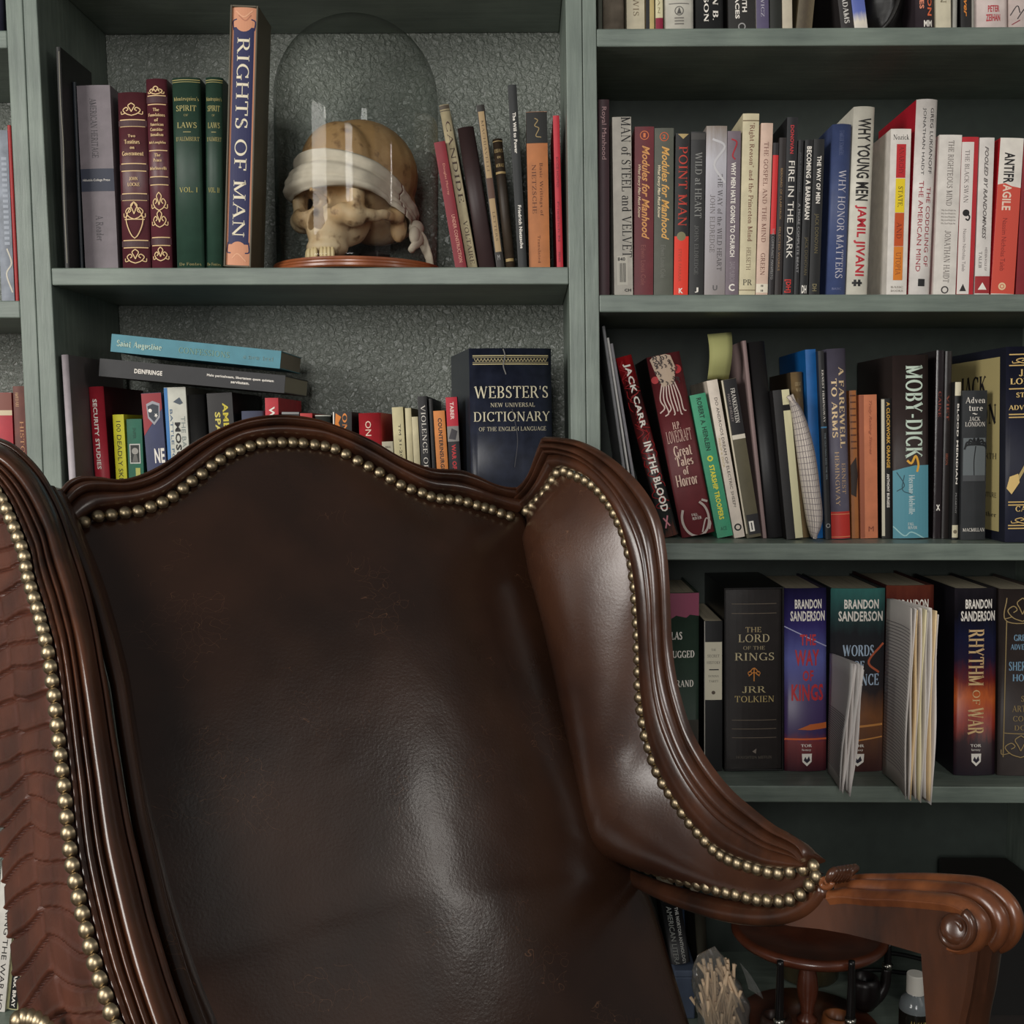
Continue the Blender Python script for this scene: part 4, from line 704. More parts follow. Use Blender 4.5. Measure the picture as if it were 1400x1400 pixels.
b('P', 'orange-brown paperback with a black block at its top', 723.5, 752.5, 719, 153, (172, 106, 58), [('R', 153, 196, 0, 1, (26, 26, 24)), ('L', [(.4, 162), (.55, 165), (.4, 172), (.6, 176), (.45, 186), (.7, 188)], 1.2, 'dg'), ('T', 's', 'Basic Writings of', 223, 296, .56, .74, (92, 50, 30)), ('T', 's', 'NIETZSCHE', 225, 292, .22, .42, (92, 50, 30)), ('T', 's', 'Translated', 322, 360, .44, .56, (110, 62, 36))])
b('P', 'thin bright red paperback near the right upright', 761.5, 770.5, 756, 158, (180, 44, 56), [('T', 'n', 'ECCE HOMO', 215, 256, .3, .65, (110, 20, 30)), ('T', 'n', 'Friedrich N', 276, 330, .3, .6, (110, 20, 30)), ('T', 'n', 'PENG', 345, 358, .3, .6, (90, 20, 30))])
# --- middle bookcase, lower shelf
b = lambda *a, **k: book(*a, row='C2', **k)
b('P', 'white-spined magazine standing against the left upright', 93.5, 103.5, 83, 485, (170, 162, 166), [], side=(96, 90, 90), name='magazine', cat='magazine', D=.19, bulge=.002, set_=.004)
b('H', 'tall red textbook with white bold capitals', 119, 149.5, 114, 529, (166, 40, 54), [('T', 'h', 'SECURITY STUDIES', 546, 642, .26, .56, 'w')], side=(76, 18, 26))
b('P', 'yellow paperback with black lettering between red and green books', 158.5, 174, 153.5, 567, (206, 200, 40), [('T', 'n', '100 DEADLY SKILLS', 576, 672, .3, .7, (40, 40, 20))])
b('P', 'green paperback with a small square photo on its spine', 175, 197, 172.5, 573, (20, 92, 70), [('T', 'n', 'SNIPER', 585, 600, .4, .6, (20, 60, 46)), ('R', 607, 634, .14, .84, (190, 190, 184)), ('R', 608.5, 632.5, .2, .78, (40, 42, 40)), ('O', 617, .5, 4.5, 0, (150, 146, 140)), ('P', [(.3, 632), (.42, 622), (.6, 622), (.7, 632)], (100, 98, 94)), ('R', 640, 652, .5, .8, (170, 170, 90))])
sd = [('P', [(0, 538), (1, 538), (1, 560), (0, 596)], (140, 44, 50)), ('P', [(.22, 553), (.55, 549), (.9, 553), (.86, 572), (.56, 582), (.26, 572)], (150, 150, 156)), ('P', [(.28, 556), (.55, 553), (.84, 556), (.8, 570), (.56, 578), (.32, 570)], (52, 58, 66)), ('O', 562, .4, 2.5, 0, 'w')]
sd += [('P', [(.68+.1*math.cos(a)*(1 if k % 2 else .42), 569-3.6*math.sin(a)*(1 if k % 2 else .42)) for k, a in enumerate([math.radians(18+36*i) for i in range(10)])], 'w'), ('H', 'h', 'NE', 614, 634, .45, .95, 'w')]
b('P', 'navy and red paperback with a shield emblem', 202, 229.5, 192.5, 538, (48, 54, 86), sd)
b('P', 'white paperback with a blue edge and black capitals', 231, 261, 223.5, 530, (190, 190, 178), [('R', 530, 655, 0, .16, (52, 110, 166)), ('T', 'n', 'THE BATTLE', 570, 640, .72, .9, (120, 130, 126)), ('T', 'h', 'MOSUL', 578, 640, .42, .68, 'k'), ('T', 'n', 'BATTLE FOR', 560, 640, .22, .34, (60, 90, 120)), ('P', [(.4, 550), (.7, 544), (.85, 552), (.7, 554)], (70, 80, 90))])
b('H', 'plain black book under the stacked pair', 262, 286, 255, 540, (26, 26, 26), [])
b('P', 'black paperback with yellow letters, peeking over the chair rail', 290, 325, 282, 538, (34, 32, 32), [('T', 'h', 'AMERICAN', 552, 640, .6, .82, (196, 180, 60)), ('T', 'h', 'SPARTAN', 564, 640, .28, .5, (200, 186, 90))])
b('H', 'grey-blue book just showing above the chair rail', 332, 363, 329, 562, (100, 104, 124), [])
b('P', 'red paperback with white letters just above the chair rail', 364.5, 383, 362, 544, (176, 38, 48), [('T', 'h', 'WIND', 556, 600, .3, .72, 'w')])
b('P', 'black and grey book between the two small red ones', 386, 410, 385, 563, (44, 44, 44), [('R', 563, 566, 0, 1, (130, 130, 130))])
b('P', 'short dark book with a red top corner showing', 411, 428, 410, 565, (170, 44, 44), [])
b('H', 'charcoal book with a thin pale top line, left of the flame cover', 431, 453, 430, 567, (60, 62, 58), [('R', 567, 569, 0, 1, (170, 170, 160))])
b('P', 'black paperback with orange flames', 456, 482, 455, 563, (34, 32, 32), [('R', 563, 700, 0, .06, 'w'), ('T', 'b', 'ON WAR', 565, 640, .5, .76, (214, 130, 60)), ('P', [(.15, 565), (.45, 570), (.3, 578), (.5, 590), (.1, 584)], (206, 120, 40))])
b('H', 'rounded red book with small white lettering, right of the flame cover', 493, 524, 489.5, 565, (176, 44, 52), [('T', 'n', 'ON KILLING', 576, 650, .3, .56, (220, 200, 180))])
b('P', 'short cream booklet, mostly behind the rail', 524.5, 540, 521, 604, (176, 170, 148), [('H', 'n', 'MANUAL', 610, 613, .3, .8, (90, 80, 70))])
b('P', 'cream field manual with a stencilled number', 541, 556.5, 535.5, 557, (188, 178, 138), [('T', 'n', 'TM 31-200-1', 580, 640, .5, .72, (60, 56, 50))])
b('P', 'second plain cream booklet, right of the stencilled one', 557, 566.5, 553.5, 558, (188, 178, 142), [])
b('P', 'third and shortest plain cream booklet', 567, 576, 562.5, 570, (186, 176, 142), [])
b('P', 'black paperback with thin white serif capitals beside the cream booklets', 577, 590, 570.5, 542, (26, 24, 26), [('T', 's', 'VIOLENCE OF', 554, 642, .28, .8, (206, 200, 190))])
b('P', 'plain black spine between two titled paperbacks', 591.5, 597, 586, 545, (30, 28, 28), [])
b('P', 'orange paperback with black capitals', 598, 614, 591.5, 562, (200, 124, 60), [('T', 'h', 'COUNTERINSURGENCY', 572, 662, .35, .7, (40, 30, 26))], D=.10)
b('P', 'red and black paperback with a small photo, left of the dictionary', 615, 631, 609, 543, (30, 26, 30), [('R', 543, 583, 0, 1, (178, 36, 52)), ('T', 'h', 'TABER', 550, 574, .35, .68, (224, 200, 190)), ('R', 583, 604, 0, 1, (130, 126, 122)), ('P', [(.1, 600), (.4, 586), (.9, 590), (.7, 602)], (60, 56, 60)), ('T', 'h', 'WAR OF THE', 608, 660, .3, .68, (196, 50, 54))], D=.022)
wd = [('R', 485.5, 487, .04, .96, (170, 158, 116)), ('R', 497, 498.5, .04, .96, (170, 158, 116)), ('R', 488.2, 489.2, .04, .96, (130, 120, 90)), ('R', 494.8, 495.8, .04, .96, (130, 120, 90))]+[('L', [(.06+.88*i/22, 490), (.06+.88*(i+.5)/22, 494), (.06+.88*(i+1)/22, 490)], .9, (160, 148, 108)) for i in range(22)]
wd += [('H', 's', "WEBSTER'S", 528, 545, .05, .95, (206, 198, 170)), ('H', 's', 'NEW UNIVERSAL', 551, 557, .24, .78, (190, 182, 156)), ('H', 's', 'DICTIONARY', 563, 577, .04, .97, (206, 198, 170)), ('H', 's', 'OF THE ENGLISH LANGUAGE', 584, 590, .1, .92, (190, 182, 156)), ('L', [(.4, 477), (.42, 486), (.4, 500), (.43, 512)], 1.5, (110, 108, 104)), ('L', [(.5, 560), (.56, 600), (.52, 640)], 1.2, (66, 66, 70))]
b('H', 'huge navy leather dictionary with gilt lettering', 645, 764, 642, 476, (34, 38, 52), wd, set_=.03, D=.17, yaw=math.radians(12), rough=.33, bulge=.006, wear=.35, side=(42, 46, 54), gap=.004)
# the pair lying on top of the standing books
def lying(label, xl, yl, xr, yr, hpx, D, Y, col, decs, cat='book', pg=(110, 108, 96), yaw=0):
    a, c = at(xl, yl, Y), at(xr, yr, Y); L = (c-a).length; ang = math.atan2(c.z-a.z, c.x-a.x); h = hpx*(Y+CAMD)/F
    t = root('paperback_book', label, cat, a, (0, -ang, yaw), 'pair lying on the standing books')
    sm = mat(cc(col), .45, BG, wear=.1); th = .0012
    mesh('cover', *join([box(0, L, 0, th, 0, h), box(0, L, th, D, 0, th), box(0, L, th, D, h-th, h)]), sm, t)
    mesh('pages', *box(.001, L-.0008, th+.0001, D-.001, th+.0001, h-th-.0001), page_mat(pg), t)
    V, Fc, mi, ms = [], [], [], []
    for font, tx, x0, x1, s0, s1, c_ in decs:
        vv, ff = fit_text(font, tx, x0*L, x1*L, (1-s1)*h, (1-s0)*h); k = len(V); V += [(p, -.0005, q) for p, q in vv]; Fc += [tuple(i+k for i in q) for q in ff]
        m = mat(cc(c_), .6, BG); ms.append(m) if m not in ms else None; mi += [ms.index(m)]*len(ff)
    mesh('lettering', V, Fc, ms, t, mi=mi)
    return t
lying('black book lying on the standing row, white small print on its spine', 135, 514, 388.5, 537.5, 24, .15, .04, (32, 32, 34), [('h', 'DEINFRINGE', .19, .34, .4, .66, 'w'), ('h', 'Malo periculosam, libertatem quam quietam', .58, .94, .3, .48, 'w'), ('h', 'servitutem.', .71, .81, .56, .72, 'w')], pg=(170, 166, 145))
lying('teal-blue paperback lying on top of the black one', 151, 480.5, 382.5, 504, 24, .13, .045, (70, 128, 142), [('b', 'Saint Augustine', .035, .3, .3, .75, (176, 196, 180)), ('s', 'CONFESSIONS', .4, .7, .35, .7, (120, 150, 130)), ('s', 'a new text', .78, .96, .4, .65, (110, 140, 140))], pg=(160, 152, 134))
# --- left bookcase
b = lambda *a, **k: book(*a, **k)
b('H', 'dark navy book foot at the top left corner', -30, 4, -34, -150, (30, 30, 44), [], row='L0')
b('P', 'grey-blue patterned paperback at the left edge', 2, 20, -8, 178, (120, 126, 136), [('T', 'h', 'IIIIIIIIIIIIIIIII', 215, 335, .45, .85, (150, 156, 166)), ('L', [(.6, 340), (.9, 360), (.5, 375), (.9, 400)], 2, (190, 184, 170))], row='L1', wear=.3)
b('P', 'thin red book leaning beside the patterned one', 21, 26, 8.5, 171, (150, 38, 38), [], row='L1')
b('P', 'red cloth book with a cream band, left edge', -6, 18.5, -9, 537, (160, 36, 48), [('R', 561, 568, 0, 1, (196, 180, 150)), ('R', 530, 561, 0, 1, (120, 70, 60))], row='L2')
b('P', 'brown paperback with worn edges beside the left upright', 20.5, 36.5, 17, 528, (92, 44, 32), [('T', 's', 'AMEDARI', 536, 556, .2, .5, (190, 150, 110)), ('T', 's', 'HISTORY', 576, 640, .5, .85, (180, 130, 90))], row='L2', wear=.25)
b('P', 'white paperback with black spaced capitals low at the left edge', -18, 5, 2, 1185, (206, 202, 194), [('T', 'n', 'BRING THE WAR HOME', 1232, 1400, .5, .8, (40, 38, 38))], row='B', set_=.035)
b('P', 'pale yellow-green paperback with a black name patch', 6, 24, 20, 1262, (180, 176, 132), [('R', 1320, 1378, .2, .85, (26, 26, 26)), ('T', 'h', 'MARK BRAY', 1324, 1376, .38, .66, 'w')], row='B', set_=.04)
# ---------------------------------------------------------------- materials of the armchair
def leather(name, c0, c1, rough=.3, scratch=True, scale=7, bump=.25, coat=.25):
    m = bpy.data.materials.new(name); m.use_nodes = True; nt = m.node_tree; b = nt.nodes['Principled BSDF']
    tc = nt.nodes.new('ShaderNodeTexCoord')
    n = nt.nodes.new('ShaderNodeTexNoise'); n.inputs['Scale'].default_value = scale; n.inputs['Detail'].default_value = 5; nt.links.new(tc.outputs['Object'], n.inputs['Vector'])
    r = nt.nodes.new('ShaderNodeValToRGB'); r.color_ramp.elements[0].position = .35; r.color_ramp.elements[1].position = .7
    r.color_ramp.elements[0].color = (*lin(c0), 1); r.color_ramp.elements[1].color = (*lin(c1), 1); nt.links.new(n.outputs[0], r.inputs[0])
    col = r.outputs[0]
    if scratch:                                                  # fine pale scuffs worn into the hide
        w = nt.nodes.new('ShaderNodeTexVoronoi'); w.feature = 'DISTANCE_TO_EDGE'; w.inputs['Scale'].default_value = 17
        wn = nt.nodes.new('ShaderNodeTexNoise'); wn.inputs['Scale'].default_value = 9; wn.inputs['Detail'].default_value = 3
        nt.links.new(tc.outputs['Object'], wn.inputs['Vector'])
        ad = nt.nodes.new('ShaderNodeVectorMath'); ad.operation = 'ADD'; nt.links.new(tc.outputs['Object'], ad.inputs[0]); nt.links.new(wn.outputs['Color'], ad.inputs[1]); nt.links.new(ad.outputs[0], w.inputs['Vector'])
        lt = nt.nodes.new('ShaderNodeMath'); lt.operation = 'LESS_THAN'; lt.inputs[1].default_value = .006; nt.links.new(w.outputs[0], lt.inputs[0])
        n3 = nt.nodes.new('ShaderNodeTexNoise'); n3.inputs['Scale'].default_value = 13; nt.links.new(tc.outputs['Object'], n3.inputs['Vector'])
        gt = nt.nodes.new('ShaderNodeMath'); gt.operation = 'GREATER_THAN'; gt.inputs[1].default_value = .6; nt.links.new(n3.outputs[0], gt.inputs[0])
        mu = nt.nodes.new('ShaderNodeMath'); mu.operation = 'MULTIPLY'; nt.links.new(lt.outputs[0], mu.inputs[0]); nt.links.new(gt.outputs[0], mu.inputs[1])
        m2 = nt.nodes.new('ShaderNodeMath'); m2.operation = 'MULTIPLY'; m2.inputs[1].default_value = .55; nt.links.new(mu.outputs[0], m2.inputs[0])
        mx = nt.nodes.new('ShaderNodeMix'); mx.data_type = 'RGBA'; nt.links.new(m2.outputs[0], mx.inputs[0]); nt.links.new(col, mx.inputs[6]); mx.inputs[7].default_value = (*lin((120, 84, 60)), 1)
        col = mx.outputs[2]
    nt.links.new(col, b.inputs['Base Color'])
    n2 = nt.nodes.new('ShaderNodeTexNoise'); n2.inputs['Scale'].default_value = 340; n2.inputs['Detail'].default_value = 3; nt.links.new(tc.outputs['Object'], n2.inputs['Vector'])
    bu = nt.nodes.new('ShaderNodeBump'); bu.inputs['Strength'].default_value = bump; bu.inputs['Distance'].default_value = .0006
    nt.links.new(n2.outputs[0], bu.inputs['Height'])
    n4 = nt.nodes.new('ShaderNodeTexNoise'); n4.inputs['Scale'].default_value = 11; n4.inputs['Detail'].default_value = 2; nt.links.new(tc.outputs['Object'], n4.inputs['Vector'])
    b2 = nt.nodes.new('ShaderNodeBump'); b2.inputs['Strength'].default_value = .18; b2.inputs['Distance'].default_value = .008
    nt.links.new(n4.outputs[0], b2.inputs['Height']); nt.links.new(bu.outputs[0], b2.inputs['Normal']); nt.links.new(b2.outputs[0], b.inputs['Normal'])
    mr = nt.nodes.new('ShaderNodeMapRange'); mr.inputs[3].default_value = rough-.06; mr.inputs[4].default_value = rough+.12; nt.links.new(n.outputs[0], mr.inputs[0]); nt.links.new(mr.outputs[0], b.inputs['Roughness'])
    b.inputs['Specular IOR Level'].default_value = .55; b.inputs['Coat Weight'].default_value = coat; b.inputs['Coat Roughness'].default_value = .35
    return m
def carved_wood(name, c0, c1, rough=.28):
    m = bpy.data.materials.new(name); m.use_nodes = True; nt = m.node_tree; b = nt.nodes['Principled BSDF']
    tc = nt.nodes.new('ShaderNodeTexCoord'); n = nt.nodes.new('ShaderNodeTexNoise'); n.inputs['Scale'].default_value = 16; n.inputs['Detail'].default_value = 6; n.inputs['Roughness'].default_value = .6
    mp = nt.nodes.new('ShaderNodeMapping'); mp.inputs['Scale'].default_value = (1, 1, .35); nt.links.new(tc.outputs['Object'], mp.inputs[0]); nt.links.new(mp.outputs[0], n.inputs['Vector'])
    r = nt.nodes.new('ShaderNodeValToRGB'); r.color_ramp.elements[0].position = .35; r.color_ramp.elements[1].position = .68
    r.color_ramp.elements[0].color = (*lin(c0), 1); r.color_ramp.elements[1].color = (*lin(c1), 1); nt.links.new(n.outputs[0], r.inputs[0]); nt.links.new(r.outputs[0], b.inputs['Base Color'])
    n2 = nt.nodes.new('ShaderNodeTexNoise'); n2.inputs['Scale'].default_value = 70; n2.inputs['Detail'].default_value = 4; nt.links.new(tc.outputs['Object'], n2.inputs['Vector'])
    bu = nt.nodes.new('ShaderNodeBump'); bu.inputs['Strength'].default_value = .18; bu.inputs['Distance'].default_value = .0015; nt.links.new(n2.outputs[0], bu.inputs['Height']); nt.links.new(bu.outputs[0], b.inputs['Normal'])
    b.inputs['Roughness'].default_value = rough; b.inputs['Specular IOR Level'].default_value = .6; b.inputs['Coat Weight'].default_value = .3; b.inputs['Coat Roughness'].default_value = .2
    return m
M_LEA = leather('dark_brown_leather', (44, 28, 20), (62, 39, 27), .21, coat=.06)
M_LEAW = leather('brown_wing_leather', (54, 31, 21), (80, 49, 32), .24, coat=.4)
M_CROC = leather('embossed_leather', (66, 34, 24), (92, 49, 33), .38, scratch=False, scale=20)
M_WOOD = carved_wood('dark_walnut', (42, 26, 19), (84, 49, 31))
M_WOODA = carved_wood('lit_worn_walnut', (72, 38, 24), (136, 80, 46), .3)  # lighter copy for arm top and carved scroll, orange-lit look put into the colour
M_BRASS = mat((166, 150, 122), .4, metal=1, name='aged_brass')
# ---------------------------------------------------------------- the wing armchair, turned 33 degrees to the right
PH = math.radians(33); U = Vector((math.cos(PH), math.sin(PH), 0)); VF = Vector((math.sin(PH), -math.cos(PH), 0)); UP = Vector((0, 0, 1))
RB = Vector((.028, -.082, 0))                                    # where the right wing meets the back
wp = lambda x, y, d=0.0: onplane(x, y, RB+U*d, U)                # a point on the plane of the right wing
S0, S1 = wp(718, 700), wp(885, 1300); SL = (S1-S0).normalized(); BN = U.cross(SL).normalized()
if BN.dot(VF) < 0: BN = -BN
bkp = lambda x, y, d=0.0: onplane(x, y, S0+BN*d, BN)             # a point on the plane of the back
CH0 = Vector((-.10, -.42, 0))
chair = root('wing_armchair', 'dark brown leather wing armchair with carved wooden frame and brass nailheads', 'armchair', CH0, (0, 0, 0))
def cm(name, V, Fc, m, smooth=True, thick=0, label=None, off_=-1, crease=False, parent=None):
    o = mesh(name, [Vector(v)-CH0 for v in V], Fc, m, chair, smooth)
    if thick:
        s = o.modifiers.new('thickness', 'SOLIDIFY'); s.thickness = thick; s.offset = off_
    if label: o['label'] = label
    return o
def loft(name, inner, outer, prof, m, n, N=90, thick=.03, label=None, inset=0):
    """moulded rail between two edge curves; prof = [(0..1 across, height)]; closed at the back"""
    a, b_ = smooth_poly(inner, N), smooth_poly(outer, N); rows = []
    for i in range(N):
        nn = n(i/(N-1)) if callable(n) else n
        r = [a[i].lerp(b_[i], t)+nn*h for t, h in prof]; r += [b_[i].lerp(a[i], inset*.25)-nn*thick*.35, b_[i].lerp(a[i], inset)-nn*thick, a[i]-nn*thick]; rows.append(r)
    V, Fc = grid(rows, True); k = len(rows[0])
    Fc += [tuple(range(k))[::-1], tuple(range(len(V)-k, len(V)))]
    o = cm(name, V, Fc, m, True, label=label); 
    es = o.modifiers.new('edges', 'EDGE_SPLIT'); es.split_angle = math.radians(50)
    return o
def ridged(ridges, base=.0):
    """ridges = [(t0, t1, height)] half-round mouldings side by side"""
    p = []
    for t0, t1, h, b0 in ridges:
        for k in range(9):
            u = k/8; p.append((t0+(t1-t0)*u, b0+h*math.sin(PI*u)**.75))
    return p
# back rail
out_r = [(80, 674), (92, 660), (108, 654), (130, 655), (160, 659), (190, 652), (222, 636), (262, 608), (305, 586), (345, 574), (385, 571), (425, 576), (465, 589), (505, 606), (545, 629), (585, 643), (622, 645), (645, 652), (670, 664), (692, 669), (708, 668)]
in_r = [(106, 716), (116, 706), (132, 697), (152, 694), (172, 691), (190, 688), (222, 677), (258, 652), (300, 620), (330, 604), (357, 598), (385, 596), (414, 598), (444, 602), (480, 616), (510, 632), (550, 654), (585, 670), (627, 676), (670, 688), (710, 699)]
PR = ridged([(0, .5, .006, .004), (.5, .78, .006, .009), (.78, 1, .007, .004)])
loft('top_rail', [bkp(*p, .004) for p in in_r], [bkp(*p, .004) for p in out_r], PR, M_WOOD, BN, 110, .03)
# back leather: padded panel, slightly crowned
edge_top = [(60, 722), (108, 712), (132, 700), (170, 696), (210, 684), (258, 656), (300, 624), (340, 604), (385, 598), (440, 603), (480, 618), (530, 646), (580, 672), (627, 679), (672, 692), (716, 702)]
edge_r = [(716, 702), (735, 755), (760, 850), (788, 975), (815, 1085), (838, 1168), (872, 1196), (893, 1235), (915, 1310), (942, 1400), (965, 1480), (985, 1560)]
NT, NR = 70, 80
tp = smooth_poly([bkp(*p) for p in edge_top], NT); rt = smooth_poly([bkp(*p) for p in edge_r], NR)
sd = (bkp(885, 1300)-bkp(718, 700)).normalized(); rows = []
for i in range(NR):
    r = []; dl = rt[i]-rt[0]
    for j in range(NT):
        u = j/(NT-1); p = tp[j]+dl*1.0
        p = tp[j]+(rt[i]-rt[0])+ (tp[0]-tp[0])
        v = i/(NR-1)
        # blend so that the top edge keeps its curve and lower rows straighten
        flat = tp[0].lerp(tp[-1], u); k = min(1, v*2.2); p = tp[j].lerp(flat, k*k*(3-2*k)*.85)+(rt[i]-rt[0])
        h = .030*math.sin(PI*min(1, max(0, u)))**.6*math.sin(PI*min(1, v*1.15+.0))**.5 if v*1.15 < 1 else .0
        h = .034*(math.sin(PI*u)**.55)*(1-math.exp(-v*9))
        h += .004*math.sin(u*9+v*4)*math.exp(-((v-.5)/.3)**2)*math.sin(PI*u)
        r.append(p+BN*h)
    rows.append(r)
V, Fc = grid(rows); cm('back_panel', V, orient(V, Fc, BN), M_LEA, thick=.012)
BACKROWS = rows
# right wing: frame in two lengths
WPRF = ridged([(0, .46, .007, .003), (.46, .60, .004, .009), (.60, .80, .007, .008), (.80, 1, .007, .003)])
o1 = [(706, 669), (716, 663), (726, 652), (735, 635), (741, 615), (748, 597)]; i1 = [(711, 702), (722, 693), (733, 682), (744, 668), (752, 655), (760, 641)]
loft('wing_rail', [wp(*p, -.004) for p in i1], [wp(*p, -.004) for p in o1], WPRF, M_WOOD, -U, 40, .020, inset=.75)
o2 = [(748, 597), (768, 598), (792, 602), (815, 611), (838, 625), (860, 643), (880, 664), (896, 688), (907, 715), (914, 750), (918, 790), (920, 835), (922, 880), (927, 920), (935, 955), (948, 995), (965, 1028), (985, 1057), (1008, 1083), (1035, 1106), (1062, 1127), (1084, 1139), (1101, 1151), (1109, 1166)]
i2 = [(760, 641), (774, 640), (790, 645), (806, 653), (820, 665), (833, 681), (845, 700), (855, 722), (862, 748), (869, 785), (873, 820), (875, 860), (877, 900), (878, 940), (883, 980), (889, 1012), (899, 1044), (913, 1072), (932, 1102), (955, 1132), (984, 1159), (1014, 1174), (1050, 1185), (1085, 1187), (1107, 1185)]
loft('wing_rail', [wp(*p, -.004) for p in i2], [wp(*p, -.004) for p in o2], WPRF, M_WOOD, -U, 150, .020, inset=.85)
# right wing leather between the seam, the lower nail row and the front nail row
Aw = [(718, 703), (737, 755), (762, 850), (790, 975), (817, 1085), (836, 1160), (868, 1184), (919, 1201), (980, 1220), (1035, 1234), (1080, 1234), (1105, 1216), (1116, 1200)]
Bw = [(757, 645), (790, 650), (833, 688), (856, 740), (868, 803), (873, 885), (879, 985), (898, 1055), (933, 1111), (985, 1169), (1035, 1190), (1080, 1193), (1116, 1192)]
N = 100; a = smooth_poly([wp(*p, .003) for p in Aw], N); b_ = smooth_poly([wp(*p, -.001) for p in Bw], N); rows = []
# the two curves run at different speeds: match the seam's length to the wing's side
for i in range(N):
    r = []
    for j in range(33):
        u = j/32; wdt = (b_[i]-a[i]).length
        h = min(.044, wdt*.28)*math.sin(PI*u**.6)**.9*min(1, (i/(N-1))*12+.15)
        r.append(a[i].lerp(b_[i], u)-U*h)
    rows.append(r)
V, Fc = grid(rows); cm('wing_panel', V, orient(V, Fc, -U), M_LEAW, thick=.010)
# the outside of the right wing
rows2 = [[wp(*p, .03) for p in (q, (q[0]*.5+r_[0]*.5, q[1]*.5+r_[1]*.5), r_)] for q, r_ in zip(Aw, Bw)]
V, Fc = grid(rows2); cm('outer_wing_panel', V, orient(V, Fc, U), M_CROC, thick=.004)
# lower wooden rail of the right wing
lr = [(835, 1184), (862, 1199), (900, 1216), (945, 1232), (990, 1244), (1030, 1250), (1066, 1250), (1096, 1242), (1116, 1228), (1128, 1211)]
cm('lower_wing_rail', *tube(smooth_poly([wp(*p, .005) for p in lr], 60), [.0065+.0045*math.sin(PI*i/59*.9) for i in range(60)], 14), M_WOOD)
# left wing, seen from outside along its edge
def lf(x, y, dd=0.0):
    Y = lambda d: d-CAMD
    ks = [(560, .985), (600, .97), (700, .92), (882, .825), (1100, .765), (1434, .672), (1600, .64)]
    for (y0, d0), (y1, d1) in zip(ks, ks[1:]):
        if y <= y1 or y1 == 1600:
            d = d0+(d1-d0)*(y-y0)/(y1-y0); break
    return at(x, y, Y(d+dd))
ln = [(-26, 640), (-12, 655), (0, 672), (10, 688), (20, 710), (30, 735), (38, 757), (43, 785), (50, 810), (57, 832), (63, 855), (70, 882), (75, 912), (79, 942), (83, 978), (87, 1015), (91, 1050), (95, 1085), (98, 1120), (103, 1165), (110, 1205), (119, 1245), (128, 1282), (138, 1320), (150, 1355), (165, 1398), (185, 1450)]
lo = [(x+5, y-2) for x, y in ln]
lr_ = [(-20, 592), (5, 597), (28, 606), (50, 624), (68, 644), (83, 668), (95, 692), (105, 718), (115, 748), (124, 775), (132, 803), (139, 832), (146, 866), (152, 900), (158, 935), (163, 970), (168, 1005), (174, 1042), (180, 1080), (188, 1125), (197, 1165), (207, 1208), (217, 1250), (229, 1292), (243, 1338), (262, 1392), (285, 1450)]
LPRF = ridged([(0, .12, .002, .0), (.12, .30, .006, .002), (.30, .44, .006, .006), (.44, .86, .013, .007), (.86, 1, .004, .001)])
ndir = (VF*.93-U*.2).normalized()
lr2 = [(x-11+4*min(1, max(0, (y-900)/400)), y) for x, y in lr_]
loft('wing_rail', [lf(*p) for p in lo], [lf(*p, .03) for p in lr2], LPRF, M_WOOD, ndir, 160, .016, inset=.3)
# leather roll inside the left wing, shaped to stand in for the shadow strip
rl = [(x-18+22*min(1, max(0, (y-640)/300)), y+3) for x, y in lr_[5:]]
cm('wing_shade_roll', *tube(smooth_poly([lf(x, y, .055) for x, y in rl], 90), .0065, 12), M_LEA)
rl2 = smooth_poly([lf(x-18+22*min(1, max(0, (y-640)/300)), y+4, .065) for x, y in lr_[5:]], 60)
rows = [[p, p-VF*.05+U*.02, p-VF*.10+U*.02, p-VF*.15+U*.005] for p in rl2]; V, Fc = grid(rows); cm('inner_wing_panel', V, orient(V, Fc, U), M_LEA, thick=.006)
# outer side of the left wing: embossed hide in chevron rows, real relief
bk = [(-62, 640), (-60, 700), (-56, 760), (-48, 850), (-32, 950), (-10, 1050), (2, 1120), (10, 1200), (18, 1280), (28, 1350), (38, 1400), (60, 1480)]
NB = 330; L = smooth_poly([lf(x, y, .12) for x, y in bk], NB); Rr = smooth_poly([lf(x-1, y, .004) for x, y in ln], NB); rows = []
nO = (-U*.95+VF*.3).normalized(); rnd = random.Random(5)
MID = [.55+.04*math.sin(i*.021) for i in range(NB)]
for i in range(NB):
    r = []
    for j in range(49):
        u = j/48; p = L[i].lerp(Rr[i], u)
        y = i/NB*24+.35*math.sin(i*.03)                            # row coordinate
        side = 1 if u > MID[i] else -1; ro = .3*math.sin(i*.11+side)*(side > 0)
        che = -1.5*abs(u-MID[i])*math.cos(i*.0105+.3)+.10*math.sin(u*9+i*.09)+ro*.5
        q = y-che; fr = q-math.floor(q)
        h = .0030+.0012*fr+.0016*math.exp(-((fr-.88)/.05)**2)-.0052*math.exp(-((fr-.03)/.045)**2)   # flat scales, raised lip, narrow crease
        h -= .0014*math.exp(-((u-MID[i])/.012)**2)+.0008*(math.exp(-((u-MID[i]-.22)/.01)**2)+math.exp(-((u-MID[i]+.25)/.01)**2))
        h *= min(1, (1-u)*12)
        r.append(p+nO*h)
    rows.append(r)
V, Fc = grid(rows); o = cm('outer_wing_panel', V, orient(V, Fc, nO), M_CROC, thick=.006); o['label'] = 'reddish leather embossed with chevron rows of scales'
